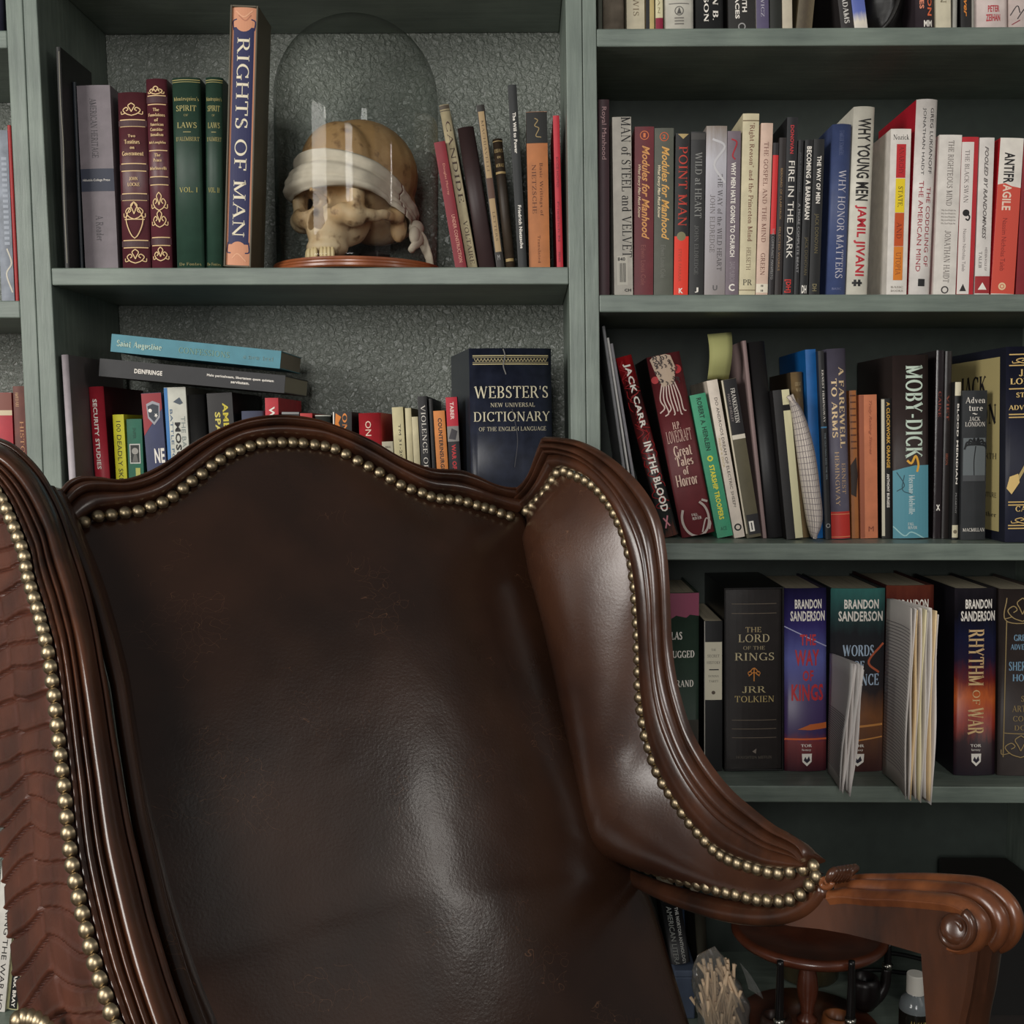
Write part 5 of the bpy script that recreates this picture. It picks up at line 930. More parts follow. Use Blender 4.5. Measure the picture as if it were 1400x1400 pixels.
# arm on the right: moulded top that curls into a scroll, flat inner cheek
near = [(1128, 1226), (1150, 1224), (1183, 1227), (1222, 1228), (1263, 1231), (1290, 1234), (1309, 1240), (1322, 1250), (1331, 1262), (1334, 1276), (1330, 1289), (1321, 1299), (1308, 1303), (1294, 1300)]
NN = smooth_poly([wp(*p, -.002) for p in near], 90); rows = []
AP = ridged([(0, .42, .0065, -.002), (.42, .72, .0055, .0035), (.72, 1, .005, .0065)])
for i, p in enumerate(NN):
    tg = (NN[min(89, i+1)]-NN[max(0, i-1)]).normalized(); nn = tg.cross(U)
    if i == 0 and nn.z < 0: pass
    nn = nn if nn.dot(UP) > 0 or i > 45 else -nn
    if i > 45 and nn.dot(prevn) < 0: nn = -nn
    prevn = nn; w_ = .050*min(1, .62+i/60)
    rows.append([p+U*(w_*t)+nn*h for t, h in AP]+[p+U*w_-nn*.010, p+U*.004-nn*.010, p-nn*.0008])
V, Fc = grid(rows, True); k = len(rows[0]); Fc += [tuple(range(k))[::-1], tuple(range(len(V)-k, len(V)))]
o = cm('arm_top', V, Fc, M_WOODA); o.modifiers.new('e', 'EDGE_SPLIT').split_angle = math.radians(50)
ck = [(1040, 1246), (1090, 1236), (1112, 1230), (1128, 1228), (1183, 1229), (1263, 1233), (1309, 1242), (1331, 1264), (1333, 1278), (1328, 1292), (1312, 1303), (1290, 1308), (1262, 1305), (1235, 1297), (1200, 1287), (1160, 1277), (1120, 1270), (1080, 1266), (1046, 1258)]
P0 = [wp(*p, .001) for p in ck]; P1 = [p+U*.042 for p in P0]; n = len(P0)
cm('arm_cheek', P0+P1, [tuple(range(n)), tuple(range(n, 2*n))[::-1]]+[(i, (i+1) % n, n+(i+1) % n, n+i) for i in range(n)], M_WOOD, False)
# scroll on the cheek
sc_ = []
for i in range(60):
    a_ = math.radians(-60+i*8.2); rr = 27*(1-i/75); sc_.append(wp(1305+rr*math.cos(a_), 1272+rr*math.sin(a_)*1.02, -.003))
cm('scroll', *tube(sc_, [.0042*(1-i/110) for i in range(60)], 10), M_WOOD)
cm('scroll_eye', *tube([wp(1308, 1270, .002), wp(1308, 1270, -.004), wp(1308, 1270, -.006)], [.0125, .0115, .006], 20), M_WOOD)
# post under the arm
pa = smooth_poly([wp(x, y, .002) for x, y in [(1259, 1300), (1261, 1330), (1264, 1370), (1266, 1410), (1262, 1500), (1250, 1640), (1238, 1760)]], 40)
pb = smooth_poly([wp(x, y, .002) for x, y in [(1327, 1300), (1323, 1330), (1317, 1370), (1309, 1410), (1298, 1500), (1284, 1640), (1270, 1760)]], 40)
rows = [[a_+U*.0, b1, b1+U*.004+(b1-a_).normalized()*.004, b1+U*.012+(b1-a_).normalized()*.001, b1+U*.02+(b1-a_).normalized()*.006, b1+U*.036+(b1-a_).normalized()*.003, b1+U*.042, a_+U*.042] for a_, b1 in zip(pa, pb)]
V, Fc = grid(rows, True); k = 8; Fc += [tuple(range(k))[::-1], tuple(range(len(V)-k, len(V)))]
o = cm('arm_post', V, Fc, M_WOOD); o.modifiers.new('e', 'EDGE_SPLIT').split_angle = math.radians(35)
# carved leaf where wing and arm meet
lc = wp(1130, 1203, -.006)
sp_ = [wp(1129+9*(1-i/34)*math.cos(math.radians(i*14)), 1206+9*(1-i/34)*math.sin(math.radians(i*14)), -.006) for i in range(30)]
cm('carved_scroll', *tube(sp_, .0026, 8), M_WOODA)
for i in range(6):
    x, y = 1136+i*5.2, 1200-i*.9; s = [wp(x-4, y+9, -.004+i*.004), wp(x-2, y, -.007+i*.004), wp(x+3, y-7, -.006+i*.005), wp(x+8, y-9, -.001+i*.005), wp(x+9, y-4, .004+i*.005)]
    cm('carved_leaf', *tube(smooth_poly(s, 14), [.0012+.0032*math.sin(PI*k/13) for k in range(14)], 8), M_WOOD)
# nails
nl_back = [(115, 714), (134, 706), (152, 704), (171, 701), (189, 699), (206, 693), (222, 687), (236, 679), (250, 668), (262, 658), (276, 648), (289, 637), (301, 629), (315, 620), (328, 615), (342, 610), (357, 606), (371, 605), (385, 605), (400, 605), (414, 606), (430, 608), (444, 610), (458, 614), (473, 621), (489, 630), (504, 638), (519, 646), (534, 655), (548, 663), (562, 669), (577, 674), (589, 679), (602, 682), (614, 683), (627, 684), (639, 687), (652, 691), (663, 694), (673, 697), (685, 702), (697, 706)]
nl_w = [(707, 704), (719, 699), (727, 692), (735, 684), (743, 676), (749, 667), (755, 657), (761, 647), (771, 644), (780, 648), (790, 652), (800, 657), (809, 663), (818, 671), (826, 681), (834, 691), (840, 702), (846, 714), (852, 727), (856, 741), (860, 756), (864, 772), (866, 788), (868, 803), (869, 819), (870, 835), (871, 852), (872, 869), (872, 886), (873, 902), (873, 919), (873, 937), (874, 954), (876, 971), (879, 988), (882, 1006), (887, 1022), (892, 1039), (898, 1055), (906, 1071), (915, 1084), (924, 1098), (933, 1111), (943, 1125), (954, 1138), (964, 1150), (975, 1161), (985, 1169), (996, 1175), (1008, 1180), (1022, 1184), (1035, 1188), (1050, 1192), (1064, 1194), (1080, 1192), (1098, 1188), (1113, 1184)]
nl_l = [(839, 1168), (851, 1174), (863, 1179), (875, 1183), (886, 1187), (897, 1190), (908, 1194), (919, 1198), (930, 1202), (942, 1205), (954, 1209), (966, 1213), (980, 1217), (993, 1220), (1006, 1223), (1021, 1227), (1035, 1230), (1049, 1231), (1065, 1232), (1080, 1230), (1095, 1223), (1107, 1210), (1116, 1198)]
dome = []
for r_, h_ in ((1, 0), (.93, .35), (.7, .62), (.38, .78), (.02, .84)): dome.append((r_, h_))
nv, nf = lathe([(r_*.0066, h_*.0066) for r_, h_ in dome], 14)
nme = None
def nail(P, n_, s=1.0):
    global nme
    if nme is None:
        o = mesh('nail', nv, nf, M_BRASS, chair, True); nme = o.data
    else:
        o = bpy.data.objects.new('nail', nme); C.objects.link(o); o.parent = chair
    o.location = P-CH0; o.rotation_euler = n_.to_track_quat('Z', 'Y').to_euler(); o.scale = (s, s, s)
for x, y in nl_back: nail(bkp(x, y, .008), BN, 1.0)
for x, y in nl_w: nail(wp(x, y, -.0045), -U, 1.0)
for x, y in nl_l: nail(wp(x, y, -.0065), -U, .98)
lnp = smooth_poly([lf(x, y, .002)+nO*.003 for x, y in ln], 46)
for p in lnp: nail(p, (nO*.85+VF*.3).normalized(), .95)
for x, y in [(33, 1391), (42, 1388), (51, 1389), (60, 1392), (69, 1398), (76, 1405)]: nail(lf(x, y, .05)+nO*.004, (nO+UP*.3).normalized(), 1.0)
# seat, base and legs below the frame
SZ = .44
q = lambda a_, b1, z: RB+Vector((0, 0, z))+U*a_+VF*b1
def slab(name, a0, a1, b0, b1, z0, z1, m, bev):
    Vv = [q(a_, c_, z) for z in (z0, z1) for c_ in (b0, b1) for a_ in (a0, a1)]
    o = cm(name, Vv, [(0, 2, 3, 1), (4, 5, 7, 6), (0, 1, 5, 4), (2, 6, 7, 3), (0, 4, 6, 2), (1, 3, 7, 5)], m, True); bb = o.modifiers.new('bevel', 'BEVEL'); bb.width = bev; bb.segments = 5
    return o
slab('seat_cushion', -.585, -.015, .26, .76, .34, SZ, M_LEA, .035)
slab('seat_frame', -.60, .0, .20, .74, .24, .34, M_WOOD, .01)
for a_ in (-.58, -.03):
    for c_ in (.23, .70):
        cm('leg', *tube([q(a_, c_, .25), q(a_, c_+.01, .14), q(a_, c_+.0, .06), q(a_, c_+.0, .02), q(a_, c_+.0, .0006)], [.026, .02, .014, .02, .02], 14), M_WOOD)
# ---------------------------------------------------------------- glass dome with the blindfolded skull
ZS = ROWS['C1']['z']; DC = at(489.5, 364, .110); DX, DY = DC.x, .110
dm = root('display_dome', 'clear glass dome on a round reddish wooden base', 'display dome', (DX, DY, ZS+.0004))
prof = [(0, 0), (.115, 0), (.117, .002), (.117, .005), (.1145, .007), (.1145, .009), (.112, .011), (.1115, .0135), (.107, .0145), (.105, .0125), (0, .0125)]
V, Fc = lathe(prof, 64); mesh('wooden_base', V, Fc, carved_wood('cherry_wood', (120, 62, 34), (156, 88, 50), .35), dm, smooth=True).modifiers.new('e', 'EDGE_SPLIT').split_angle = math.radians(40)
gm = bpy.data.materials.new('dome_glass'); gm.use_nodes = True; nt = gm.node_tree; nt.nodes.clear()
out = nt.nodes.new('ShaderNodeOutputMaterial'); tr = nt.nodes.new('ShaderNodeBsdfTransparent'); tr.inputs[0].default_value = (.955, .965, .955, 1)
gs = nt.nodes.new('ShaderNodeBsdfGlossy'); gs.inputs['Roughness'].default_value = .03; lw = nt.nodes.new('ShaderNodeLayerWeight'); lw.inputs[0].default_value = .5; p5 = nt.nodes.new('ShaderNodeMath'); p5.operation = 'POWER'; p5.inputs[1].default_value = 3.2; nt.links.new(lw.outputs['Facing'], p5.inputs[0])
tm = nt.nodes.new('ShaderNodeMix'); tm.data_type = 'RGBA'; tm.inputs[6].default_value = (.955, .965, .955, 1); tm.inputs[7].default_value = (.42, .44, .42, 1); nt.links.new(p5.outputs[0], tm.inputs[0]); nt.links.new(tm.outputs[2], tr.inputs[0])
fr = nt.nodes.new('ShaderNodeMath'); fr.operation = 'MULTIPLY_ADD'; fr.inputs[1].default_value = .5; fr.inputs[2].default_value = .016; nt.links.new(p5.outputs[0], fr.inputs[0])
mx = nt.nodes.new('ShaderNodeMixShader'); nt.links.new(fr.outputs[0], mx.inputs[0]); nt.links.new(tr.outputs[0], mx.inputs[1]); nt.links.new(gs.outputs[0], mx.inputs[2]); nt.links.new(mx.outputs[0], out.inputs[0])
GR = .1085; ztop = at(485, 25, DY).z-ZS; zc = ztop-GR
prof = [(GR-.001, .0145), (GR+.0006, .016), (GR, .018), (GR, zc*.5), (GR, zc)]+[(GR*math.cos(a), zc+GR*math.sin(a)) for a in [PI/2*k/22 for k in range(1, 22)]]+[(.0005, ztop)]
V, Fc = lathe(prof, 96); mesh('glass_dome', V, Fc, gm, dm, smooth=True)
# skull
def ell(c, r, seg=24, rg=14):
    rows = []
    for i in range(rg+1):
        a = PI*i/rg; rows.append([(c[0]+r[0]*math.sin(a)*math.cos(2*PI*k/seg), c[1]+r[1]*math.sin(a)*math.sin(2*PI*k/seg), c[2]+r[2]*math.cos(a)) for k in range(seg)])
    V, Fc = grid(rows, True); return V, [q[::-1] for q in Fc]
def both(c, r): return [ell(c, r), ell((-c[0], c[1], c[2]), r)]
solid = [ell((0, .020, .122), (.068, .086, .066)), ell((0, -.036, .122), (.056, .042, .054)), ell((0, .045, .085), (.056, .058, .050)), ell((0, -.054, .045), (.031, .030, .032)), ell((0, -.057, .020), (.029, .028, .013)),
         ell((0, -.077, .084), (.007, .012, .018)), ell((0, -.03, .062), (.042, .042, .042)), ell((0, -.072, .104), (.044, .014, .014))]
for c, r in [((.030, -.073, .099), (.022, .013, .008)), ((.045, -.054, .056), (.017, .020, .015)), ((.050, -.054, .080), (.009, .013, .024)), ((.058, -.034, .057), (.008, .020, .008)), ((.064, -.010, .060), (.006, .022, .007)),
             ((.060, .014, .064), (.012, .014, .012)), ((.052, .030, .052), (.011, .014, .020)), ((.029, -.066, .058), (.022, .016, .014))]: solid += both(c, r)
V, Fc = join(solid)
def baked(V, Fc, mods):
    me = bpy.data.meshes.new('x'); me.from_pydata([tuple(v) for v in V], [], Fc); o = bpy.data.objects.new('x', me); C.objects.link(o)
    for k, kw in mods:
        m = o.modifiers.new(k, k)
        for a, v in kw.items(): setattr(m, a, v)
    bpy.context.view_layer.update(); dg = bpy.context.evaluated_depsgraph_get(); r = bpy.data.meshes.new_from_object(o.evaluated_get(dg)); bpy.data.objects.remove(o); return r
RM = [('REMESH', dict(mode='VOXEL', voxel_size=.0021)), ('SMOOTH', dict(factor=.7, iterations=5))]
hull = baked(V, Fc, RM)
cav = join(both((.0245, -.084, .080), (.0180, .044, .0170))+[ell((0, -.080, .055), (.0125, .040, .013)), ell((0, -.080, .068), (.008, .038, .017)), ell((.007, -.080, .047), (.008, .036, .008)), ell((-.007, -.080, .047), (.008, .036, .008))]+both((.063, -.04, .095), (.006, .022, .018))+both((.030, -.088, .050), (.003, .012, .003))+[ell((0, .0, .010), (.03, .038, .028))])
cme = bpy.data.meshes.new('c'); cme.from_pydata(cav[0], [], cav[1]); cob = bpy.data.objects.new('c', cme); C.objects.link(cob)
cme2 = baked(cav[0], cav[1], [('REMESH', dict(mode='VOXEL', voxel_size=.002))]); cob.data = cme2
ho = bpy.data.objects.new('h', hull); C.objects.link(ho); bm_ = ho.modifiers.new('b', 'BOOLEAN'); bm_.operation = 'DIFFERENCE'; bm_.object = cob; bm_.solver = 'EXACT'
rm_ = ho.modifiers.new('r', 'REMESH'); rm_.mode = 'VOXEL'; rm_.voxel_size = .0016; s_ = ho.modifiers.new('s', 'SMOOTH'); s_.iterations = 3
bpy.context.view_layer.update(); skm = bpy.data.meshes.new_from_object(ho.evaluated_get(bpy.context.evaluated_depsgraph_get()))
bpy.data.objects.remove(ho); bpy.data.objects.remove(cob)
bone = bpy.data.materials.new('old_bone'); bone.use_nodes = True; nt = bone.node_tree; b = nt.nodes['Principled BSDF']; b.inputs['Roughness'].default_value = .6
tc = nt.nodes.new('ShaderNodeTexCoord'); n = nt.nodes.new('ShaderNodeTexNoise'); n.inputs['Scale'].default_value = 26; n.inputs['Detail'].default_value = 6; nt.links.new(tc.outputs['Object'], n.inputs['Vector'])
sx = nt.nodes.new('ShaderNodeSeparateXYZ'); nt.links.new(tc.outputs['Object'], sx.inputs[0])
ma = nt.nodes.new('ShaderNodeMath'); ma.operation = 'MULTIPLY_ADD'; ma.inputs[1].default_value = -3.2; nt.links.new(sx.outputs['Z'], ma.inputs[0]); nt.links.new(n.outputs[0], ma.inputs[2])
r = nt.nodes.new('ShaderNodeValToRGB'); cr = r.color_ramp; cr.elements.new(.5)
for e, (p, c) in zip(cr.elements, [(.0, (150, 118, 76)), (.22, (182, 150, 108)), (.5, (196, 176, 142))]): e.position = p; e.color = (*lin(c), 1)
nt.links.new(ma.outputs[0], r.inputs[0])
mxs = nt.nodes.new('ShaderNodeMix'); mxs.data_type = 'RGBA'; n2 = nt.nodes.new('ShaderNodeTexNoise'); n2.inputs['Scale'].default_value = 60; n2.inputs['Detail'].default_value = 4; nt.links.new(tc.outputs['Object'], n2.inputs['Vector'])
r2 = nt.nodes.new('ShaderNodeValToRGB'); r2.color_ramp.elements[0].position = .56; r2.color_ramp.elements[1].position = .72; nt.links.new(n2.outputs[0], r2.inputs[0]); nt.links.new(r2.outputs[0], mxs.inputs[0]); nt.links.new(r.outputs[0], mxs.inputs[6]); mxs.inputs[7].default_value = (*lin((96, 66, 38)), 1)
nt.links.new(mxs.outputs[2], b.inputs['Base Color'])
bu = nt.nodes.new('ShaderNodeBump'); bu.inputs['Strength'].default_value = .4; bu.inputs['Distance'].default_value = .001; nt.links.new(n2.outputs[0], bu.inputs['Height']); nt.links.new(bu.outputs[0], b.inputs['Normal'])
skm.materials.clear(); skm.materials.append(bone)
for p in skm.polygons: p.use_smooth = True
SK = at(491, 300, DY); SKZ = ZS+.0125
SKX = -.006
sk = root('human_skull', 'old tan human skull with a cloth blindfold, under the glass dome', 'skull', (SK.x+SKX, DY+.002, SKZ+.0012), (0, 0, math.radians(-33))); sk.scale = (1, .95, 1.06)
o = bpy.data.objects.new('cranium', skm); C.objects.link(o); o.parent = sk
tooth_me = None
for i in range(12):
    if i in (4, 7): continue
    a_ = math.radians(-150+10.9*i+0); x_, y_ = .0245*math.cos(a_)*1.02, -.060+.0235*math.sin(a_)
    Vt, Ft = ell((0, 0, 0), (.0036, .0032, .0085), 10, 6)
    if tooth_me is None:
        o = mesh('tooth', Vt, Ft, mat((206, 186, 140), .4), sk, True); tooth_me = o.data
    else:
        o = bpy.data.objects.new('tooth', tooth_me); C.objects.link(o); o.parent = sk
    o.location = (x_, y_, .0095)
# blindfold laid over the solid head shape
from mathutils.bvhtree import BVHTree
bv = BVHTree.FromPolygons([v.co for v in hull.vertices], [tuple(p.vertices) for p in hull.polygons])
rows = []; NA, NH = 96, 22; rn = random.Random(2)
ph = [rn.random()*6 for _ in range(8)]
for i in range(NA):
    a_ = 2*PI*i/NA; dx_, dy_ = math.cos(a_), math.sin(a_); row_ = []
    for j in range(NH):
        t_ = j/(NH-1)
        yy = .09*dy_; zc_ = .108-.33*(yy+.08); wd_ = .023-.011*(.5+.5*dy_)+.002*math.sin(3*a_+1)
        z_ = zc_+wd_*(1-2*t_)
        hit = None
        o0 = Vector((dx_*.2, .018+dy_*.2, z_)); h_ = bv.ray_cast(o0, Vector((-dx_, -dy_, 0)))
        rr = (Vector((h_[0].x, h_[0].y-.018)).length if h_[0] is not None else .06)
        row_.append([rr, dx_, dy_, z_, t_])
    # never dips into hollows: keep the widest neighbours
    rows.append(row_)
rr_ = [[max(rows[(i+di) % NA][min(NH-1, max(0, j+dj))][0] for di in (-4, -2, 0, 2, 4) for dj in (-2, 0, 2)) for j in range(NH)] for i in range(NA)]
pts = []
for i in range(NA):
    row_ = []
    for j in range(NH):
        _, dx_, dy_, z_, t_ = rows[i][j]; a_ = 2*PI*i/NA
        rs = sum(rr_[(i+d) % NA][j] for d in range(-3, 4))/7
        fold = .0013*math.sin(t_*17+ph[0]+1.3*math.sin(a_*2+ph[1]))+.0009*math.sin(t_*31+ph[2]+2*math.sin(a_*3+ph[3]))+.0005*math.sin(a_*26+t_*9)
        R_ = rs+.0012+fold; row_.append((dx_*R_, .018+dy_*R_, z_))
    pts.append(row_)
V, Fc = grid(pts+[pts[0]]); cloth = mat((196, 186, 168), .85, wear=.1)
o = mesh('blindfold', V, orient([Vector(v) for v in V], Fc, Vector((0, 0, 0))), cloth, sk, True); s_ = o.modifiers.new('s', 'SOLIDIFY'); s_.thickness = .0012; s_.offset = 1; o['label'] = 'off-white cotton blindfold'
kn = Vector((.066, .052, .052))
V, Fc = join([ell((kn.x, kn.y, kn.z), (.009, .013, .010)), ell((kn.x+.003, kn.y-.008, kn.z-.010), (.007, .009, .012)), tube(smooth_poly([kn, kn+Vector((.006, .0, -.014)), kn+Vector((.002, -.012, -.026)), kn+Vector((-.006, -.004, -.030))], 14), [.006, .007, .008, .008, .008, .008, .007, .007, .006, .006, .005, .005, .004, .003], 10, squash=.5),
    tube(smooth_poly([kn, kn+Vector((.002, .012, -.016)), kn+Vector((.008, .018, -.036)), kn+Vector((.004, .026, -.048))], 14), [.006, .007, .009, .010, .010, .010, .009, .009, .008, .008, .007, .007, .006, .005], 10, squash=.35)])
mesh('blindfold_knot', V, Fc, cloth, sk, True)
V, Fc = box(-.018, .018, .026, .052, 0, .028); tag(bevel(mesh('skull_rest', V, Fc, mat((36, 30, 26), .6), None, loc=(0, 0, 0)), .003), 'dark wooden block that props up the back of the skull', 'block')
o = bpy.data.objects['skull_rest']; o.location = sk.location+Vector((0, 0, -.0006)); o.rotation_euler = sk.rotation_euler

# ---------------------------------------------------------------- dark lower right: counter, pipe rack and the rest
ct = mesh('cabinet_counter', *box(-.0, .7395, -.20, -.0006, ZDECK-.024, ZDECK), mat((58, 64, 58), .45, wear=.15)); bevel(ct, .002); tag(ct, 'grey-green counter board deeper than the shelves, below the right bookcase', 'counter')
DZ = ZDECK+.0004
def on_deck(x, Y): return Vector((at(x, 1350, Y).x, Y, DZ))
ROWS['B']['z'] = ZDECK
bx = root('storage_box', 'slate blue low box under the black anthology, in shadow', 'box', on_deck(941, .03))
e_ = at(941, 1350, .03).x-at(923, 1350, .03).x
bevel(mesh('box_body', *box(-e_, e_*.55, 0, .15, 0, .058), mat((64, 74, 92), .7, BG, wear=.1), bx), .002); bevel(mesh('lid', *box(-e_-.001, e_*.55+.001, -.001, .151, .0582, .0672), mat((70, 80, 98), .7, BG), bx), .0015)
book('H', 'black book with small white capitals in shadow behind the chair back', 921, 948, 905, 1236, (24, 24, 26), [('T', 'n', 'AMERICAN LITERATURE', 1241, 1345, .18, .44, (120, 122, 118)), ('T', 'h', 'THE NORTON ANTHOLOGY OF', 1243, 1330, .6, .78, (150, 150, 146))], row='B', set_=.04, zs=ZDECK+.0684, yb=1338, D=.13)
book('H', 'slate blue book standing behind the shadowed anthology', 907, 945, 903, 1214, (60, 76, 100), [], row='B', set_=.19, D=.03, zs=ZDECK, yb=1400)
book('H', 'dark olive book just right of the shadowed anthology', 955, 970, 950, 1238, (44, 42, 34), [], row='B', set_=.05, yb=1338, D=.12)
# pipe rack
PX = at(1105, 1300, .0); prk = root('pipe_rack', 'round reddish-brown pipe rack with a turned spindle, beneath the chair arm', 'pipe rack', (PX.x, .0, DZ))
M_RACK = carved_wood('rack_mahogany', (70, 34, 22), (104, 54, 34), .3)
zd = at(1105, 1272, .0).z-DZ
V, Fc = lathe([(0, 0), (.092, 0), (.095, .004), (.095, .008), (.089, .014), (.03, .016), (0, .016)], 48); mesh('base_disc', V, Fc, M_RACK, prk, True)
h = zd-.016-.012
V, Fc = lathe([(.0, .0155), (.013, .0155), (.013, .020), (.007, .026), (.009, .030), (.0085, .034), (.0125, .016+h*.30), (.0140, .016+h*.42), (.0120, .016+h*.56), (.0072, .016+h*.74), (.0060, .016+h*.86), (.0105, .016+h*.92), (.0075, .016+h*.96), (.012, .016+h+.001)], 28); mesh('spindle', V, Fc, M_RACK, prk, True)
V, Fc = lathe([(0, zd-.012), (.084, zd-.012), (.094, zd-.009), (.099, zd-.003), (.098, zd+.002), (.090, zd+.004), (.087, zd+.0015), (.03, zd+.0015), (.0, zd+.003)], 56); mesh('top_disc', V, Fc, M_RACK, prk, True)
def pipe(x, Y, label, bowl_c, stem_c, yaw, shank_c, top_y):
    zt = at(x, top_y, Y).z-DZ; t = root('tobacco_pipe', label, 'pipe', (at(x, 1350, Y).x, Y, DZ+.0165), (0, 0, yaw), 'pipes standing in the rack')
    V, Fc = lathe([(0, .0), (.012, .001), (.0185, .010), (.0205, .022), (.0195, .036), (.0175, .044), (.0135, .044), (.0125, .030), (.0, .012)], 24); mesh('bowl', V, Fc, mat(bowl_c, .35), t, True)
    mesh('shank', *tube(smooth_poly([(0, 0, .010), (.018, 0, .012), (.030, 0, .028), (.033, 0, .052)], 16), [.009-.0002*i for i in range(16)], 12), mat(shank_c, .35), t, True)
    mesh('ferrule', *tube([(.0332, 0, .051), (.0338, 0, .058)], .0068, 14), mat((170, 166, 156), .25, metal=1), t, True)
    mesh('stem', *tube(smooth_poly([(.0338, 0, .0575), (.0345, 0, .085), (.034, 0, zt-.0165)], 16), [.0058-.00012*i for i in range(16)], 12, squash=.8), mat(stem_c, .25), t, True)
pipe(1062, -.070, 'briar pipe with a black stem and steel ring, left of the spindle', (44, 26, 20), (20, 18, 18), math.radians(-97), (44, 26, 20), 1296)
pipe(1146, -.068, 'pipe with a tan wooden shank right of the spindle', (112, 66, 36), (22, 20, 20), math.radians(-80), (128, 76, 42), 1296)
pipe(1182, .03, 'black bent pipe at the right side of the rack', (26, 20, 20), (20, 18, 18), math.radians(15), (28, 22, 22), 1298)
jr_ = root('glass_jar', 'dark ribbed jar with brass bands behind the pipe rack spindle', 'jar', on_deck(1104, .155))
V, Fc = lathe([(0, 0), (.040, 0), (.043, .004), (.043, .030), (.0445, .034), (.043, .038), (.043, .060), (.0445, .064), (.043, .068), (.043, .088), (.038, .096), (.034, .100), (0, .100)], 40); mesh('jar_body', V, Fc, mat((60, 52, 34), .12, spec=.8), jr_, True)
for z_ in (.0335, .0635): mesh('brass_band', *tube([(.0447*math.cos(2*PI*k/40), .0447*math.sin(2*PI*k/40), z_) for k in range(41)], .0016, 8, cap=False), mat((170, 140, 80), .3, metal=1), jr_, True)
V, Fc = lathe([(0, .1002), (.036, .1002), (.0365, .108), (.034, .114), (.012, .117), (.010, .122), (.006, .126), (0, .127)], 32); mesh('lid', V, Fc, mat((150, 140, 110), .3, metal=1), jr_, True)
# clear bag of thin wooden sticks
BX = on_deck(984, -.04); bag = root('plastic_bag', 'clear crumpled plastic bag full of thin wooden sticks', 'bag', BX)
bgm = bpy.data.materials.new('clear_plastic'); bgm.use_nodes = True; nt = bgm.node_tree; nt.nodes.clear(); out = nt.nodes.new('ShaderNodeOutputMaterial'); tr = nt.nodes.new('ShaderNodeBsdfTransparent'); tr.inputs[0].default_value = (.86, .86, .84, 1)
gs = nt.nodes.new('ShaderNodeBsdfGlossy'); gs.inputs['Roughness'].default_value = .16; df = nt.nodes.new('ShaderNodeBsdfDiffuse'); df.inputs[0].default_value = (.6, .58, .54, 1)
lw = nt.nodes.new('ShaderNodeLayerWeight'); lw.inputs[0].default_value = .35; m1 = nt.nodes.new('ShaderNodeMixShader'); m2 = nt.nodes.new('ShaderNodeMixShader'); m2.inputs[0].default_value = .10
nt.links.new(lw.outputs['Facing'], m1.inputs[0]); nt.links.new(tr.outputs[0], m1.inputs[1]); nt.links.new(gs.outputs[0], m1.inputs[2]); nt.links.new(m1.outputs[0], m2.inputs[1]); nt.links.new(df.outputs[0], m2.inputs[2]); nt.links.new(m2.outputs[0], out.inputs[0])
ztb = at(988, 1305, -.05).z-DZ; rows = []; rn = random.Random(4)
for i in range(26):
    t_ = i/25; z_ = t_*ztb; w_ = .034*(math.sin(PI*min(1, t_*.8+.12)))**.5*(1-.35*t_**4); d_ = .024*(1-t_**2.5)+.0012
    rows.append([(w_*math.cos(2*PI*k/40)*(1+.05*math.sin(5*t_*6+k))+.006*math.sin(t_*5)-.012*t_**3, d_*math.sin(2*PI*k/40)*(1+.12*math.sin(k*1.7+t_*14)), z_+(.006*math.cos(2*PI*k/40) if i > 20 else 0)*t_) for k in range(40)])
V, Fc = grid(rows, True); Fc.append(tuple(range(40))[::-1]); mesh('bag_film', V, Fc, bgm, bag, True)
V, Fc = grid([[(.024, -.004, ztb*.90), (.030, -.010, ztb*.78), (.034, -.012, ztb*.66)], [(.036, -.008, ztb*.80), (.043, -.014, ztb*.70), (.047, -.014, ztb*.60)], [(.042, -.004, ztb*.72), (.050, -.010, ztb*.62), (.053, -.010, ztb*.55)]]); mesh('torn_flap', V, Fc, bgm, bag, True)
stm = None
for i in range(90):
    Vt, Ft = tube([(0, 0, -.026), (0, 0, .026)], .0021, 7)
    if stm is None: o = mesh('wooden_stick', Vt, Ft, mat((196, 170, 140), .7, BG), None, True); stm = o.data
    else: o = bpy.data.objects.new('wooden_stick', stm); C.objects.link(o)
    z_ = .026+(ztb*.74-.026)*rn.random(); wz = .026*(1-.25*abs(z_/ztb-.5))
    o.location = BX+Vector((rn.uniform(-wz, wz)*.8, rn.uniform(-.015, .008), z_)); o.rotation_euler = (rn.uniform(-.25, .25), rn.gauss(-.15, .22), 0)
    tag(o, 'pale thin wooden stick packed in the clear bag', 'stick', 'wooden sticks in the clear bag')
# small bottle with white cap
bt = root('small_bottle', 'small dark bottle with a white screw cap, left of the chair arm post', 'bottle', on_deck(1252, -.06))
zc_ = at(1252, 1331, -.06).z-DZ
V, Fc = lathe([(0, 0), (.0185, 0), (.0195, .002), (.0195, zc_-.045)], 32); mesh('bottle_body', V, Fc, mat((26, 24, 20), .2), bt, True)
V, Fc = lathe([(.0195, zc_-.045), (.0195, zc_-.040), (.017, zc_-.032), (.0105, zc_-.026), (.0095, zc_-.023)], 32); mesh('bottle_shoulder', V, Fc, mat((110, 116, 118), .15, spec=.8), bt, True)
V, Fc = lathe([(.0, zc_-.024), (.0112, zc_-.024), (.0112, zc_-.001), (.0105, zc_), (0, zc_)], 32); o = mesh('cap', V, Fc, mat((214, 210, 200), .5), bt, True); o.modifiers.new('e', 'EDGE_SPLIT').split_angle = .6
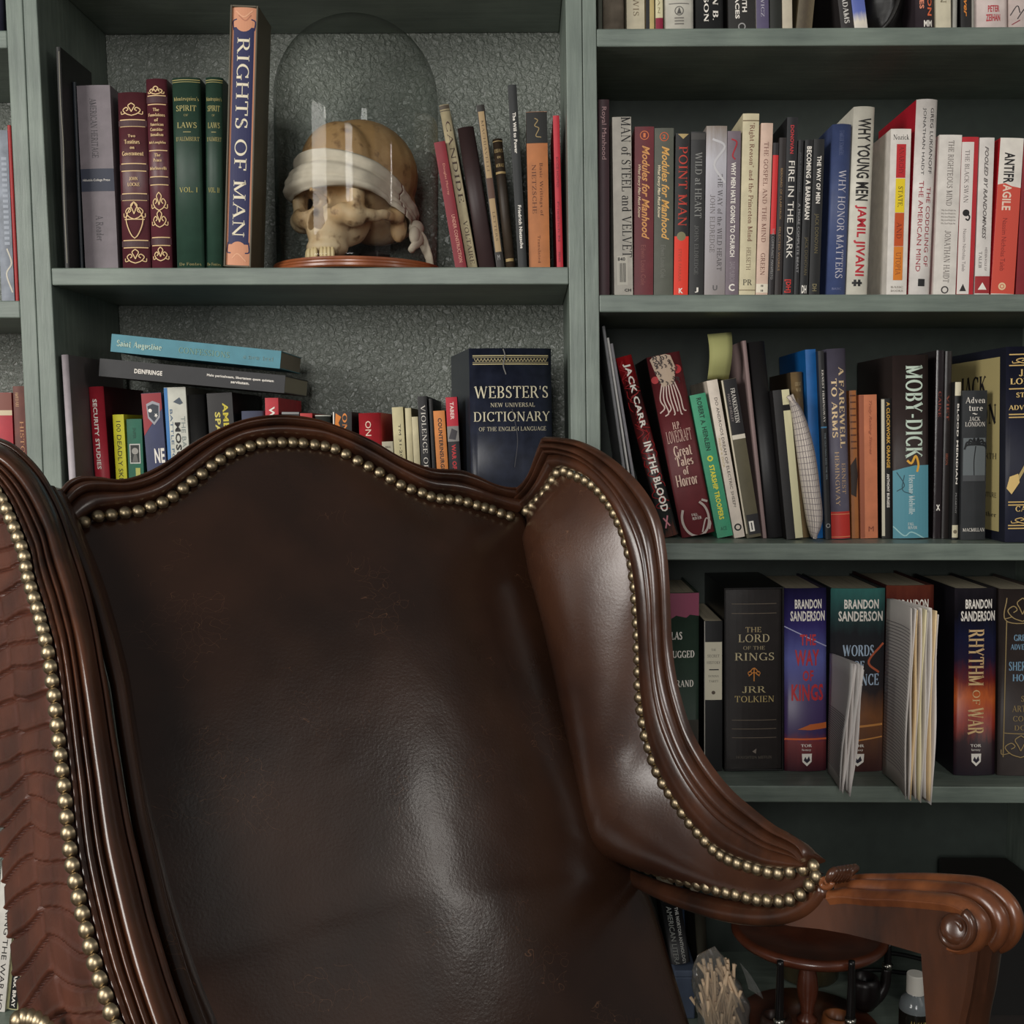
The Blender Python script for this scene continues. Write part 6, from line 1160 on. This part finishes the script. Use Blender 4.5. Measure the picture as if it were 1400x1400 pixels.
vv, ff = fit_text('s', 'WWIS', -.011, .011, zc_-.105, zc_-.052); mesh('label_lettering', [(x, -math.sqrt(max(0, .0199**2-x*x)), z) for x, z in vv], ff, mat((160, 140, 80), .4), bt)
# black loudspeaker
XB = at(1285, 1178, .2).x; ZB = at(1330, 1173, .2).z
foot = [(XB, .205), (XB-.045, .03), (XB-.03, .012), (.700, .012), (.7140, .03), (.7140, .14), (XB+.100, .205)]
o0 = Vector((XB, .1, DZ)); n = len(foot); Hh = ZB-DZ
spk = root('loudspeaker', 'black angular loudspeaker behind the end of the chair arm', 'loudspeaker', o0)
lo_ = [Vector((x, y, 0))-Vector((XB, .1, 0)) for x, y in foot]; V = lo_+[p+Vector((0, 0, Hh)) for p in lo_]
bevel(mesh('cabinet', V, [tuple(range(n))[::-1] if False else tuple(range(n-1, -1, -1)), tuple(range(n, 2*n))]+[(i, (i+1) % n, n+(i+1) % n, n+i) for i in range(n)], mat((34, 29, 27), .55, 1, wear=.1), spk), .004)
mesh('grille', *box(-.02, .09, -.0905, -.0882, .02, Hh-.015), mat((20, 19, 18), .9), spk)
cb = root('power_cables', 'two black cables hanging across the dark back, left of the chair arm post', 'cable', at(1220, 1318, .1))
for pts_ in ([(1168, 1309), (1195, 1303), (1225, 1304), (1262, 1312), (1275, 1318)], [(1168, 1328), (1200, 1326), (1235, 1330), (1262, 1331), (1275, 1332)]):
    mesh('cable', *tube([p-at(1220, 1318, .1) for p in smooth_poly([at(x, y, .12) for x, y in pts_], 30)], .0032, 8), mat((14, 13, 13), .5), cb, True)
# crumpled black pouch on the top right shelf
Z1 = ROWS['R1']['z']; c0 = at(1220, 37, .05); ph_ = root('leather_pouch', 'crumpled black leather pouch between the sky-picture book and the plum book', 'pouch', (c0.x, .11, Z1+.0004))
V, Fc = ell((0, 0, .06), (.026, .045, .06), 40, 30); W_ = []
for x, y, z in V:
    d_ = mnoise.noise(Vector((x, y, z))*45)*.005+mnoise.noise(Vector((x, y, z))*110)*.002; k_ = 1+d_/.03; W_.append((max(-.026, min(.026, x*k_*1.15)), y*k_, max(0, z+(z-.06)*.15)))
mesh('pouch_body', W_, Fc, mat((26, 25, 24), .42, wear=.15), ph_, True); mesh('strap', *tube(smooth_poly([(-.02, -.045, .01), (.0, -.052, .03), (.012, -.05, .07), (.0, -.03, .11)], 20), .003, 8), mat((34, 32, 30), .4), ph_, True)
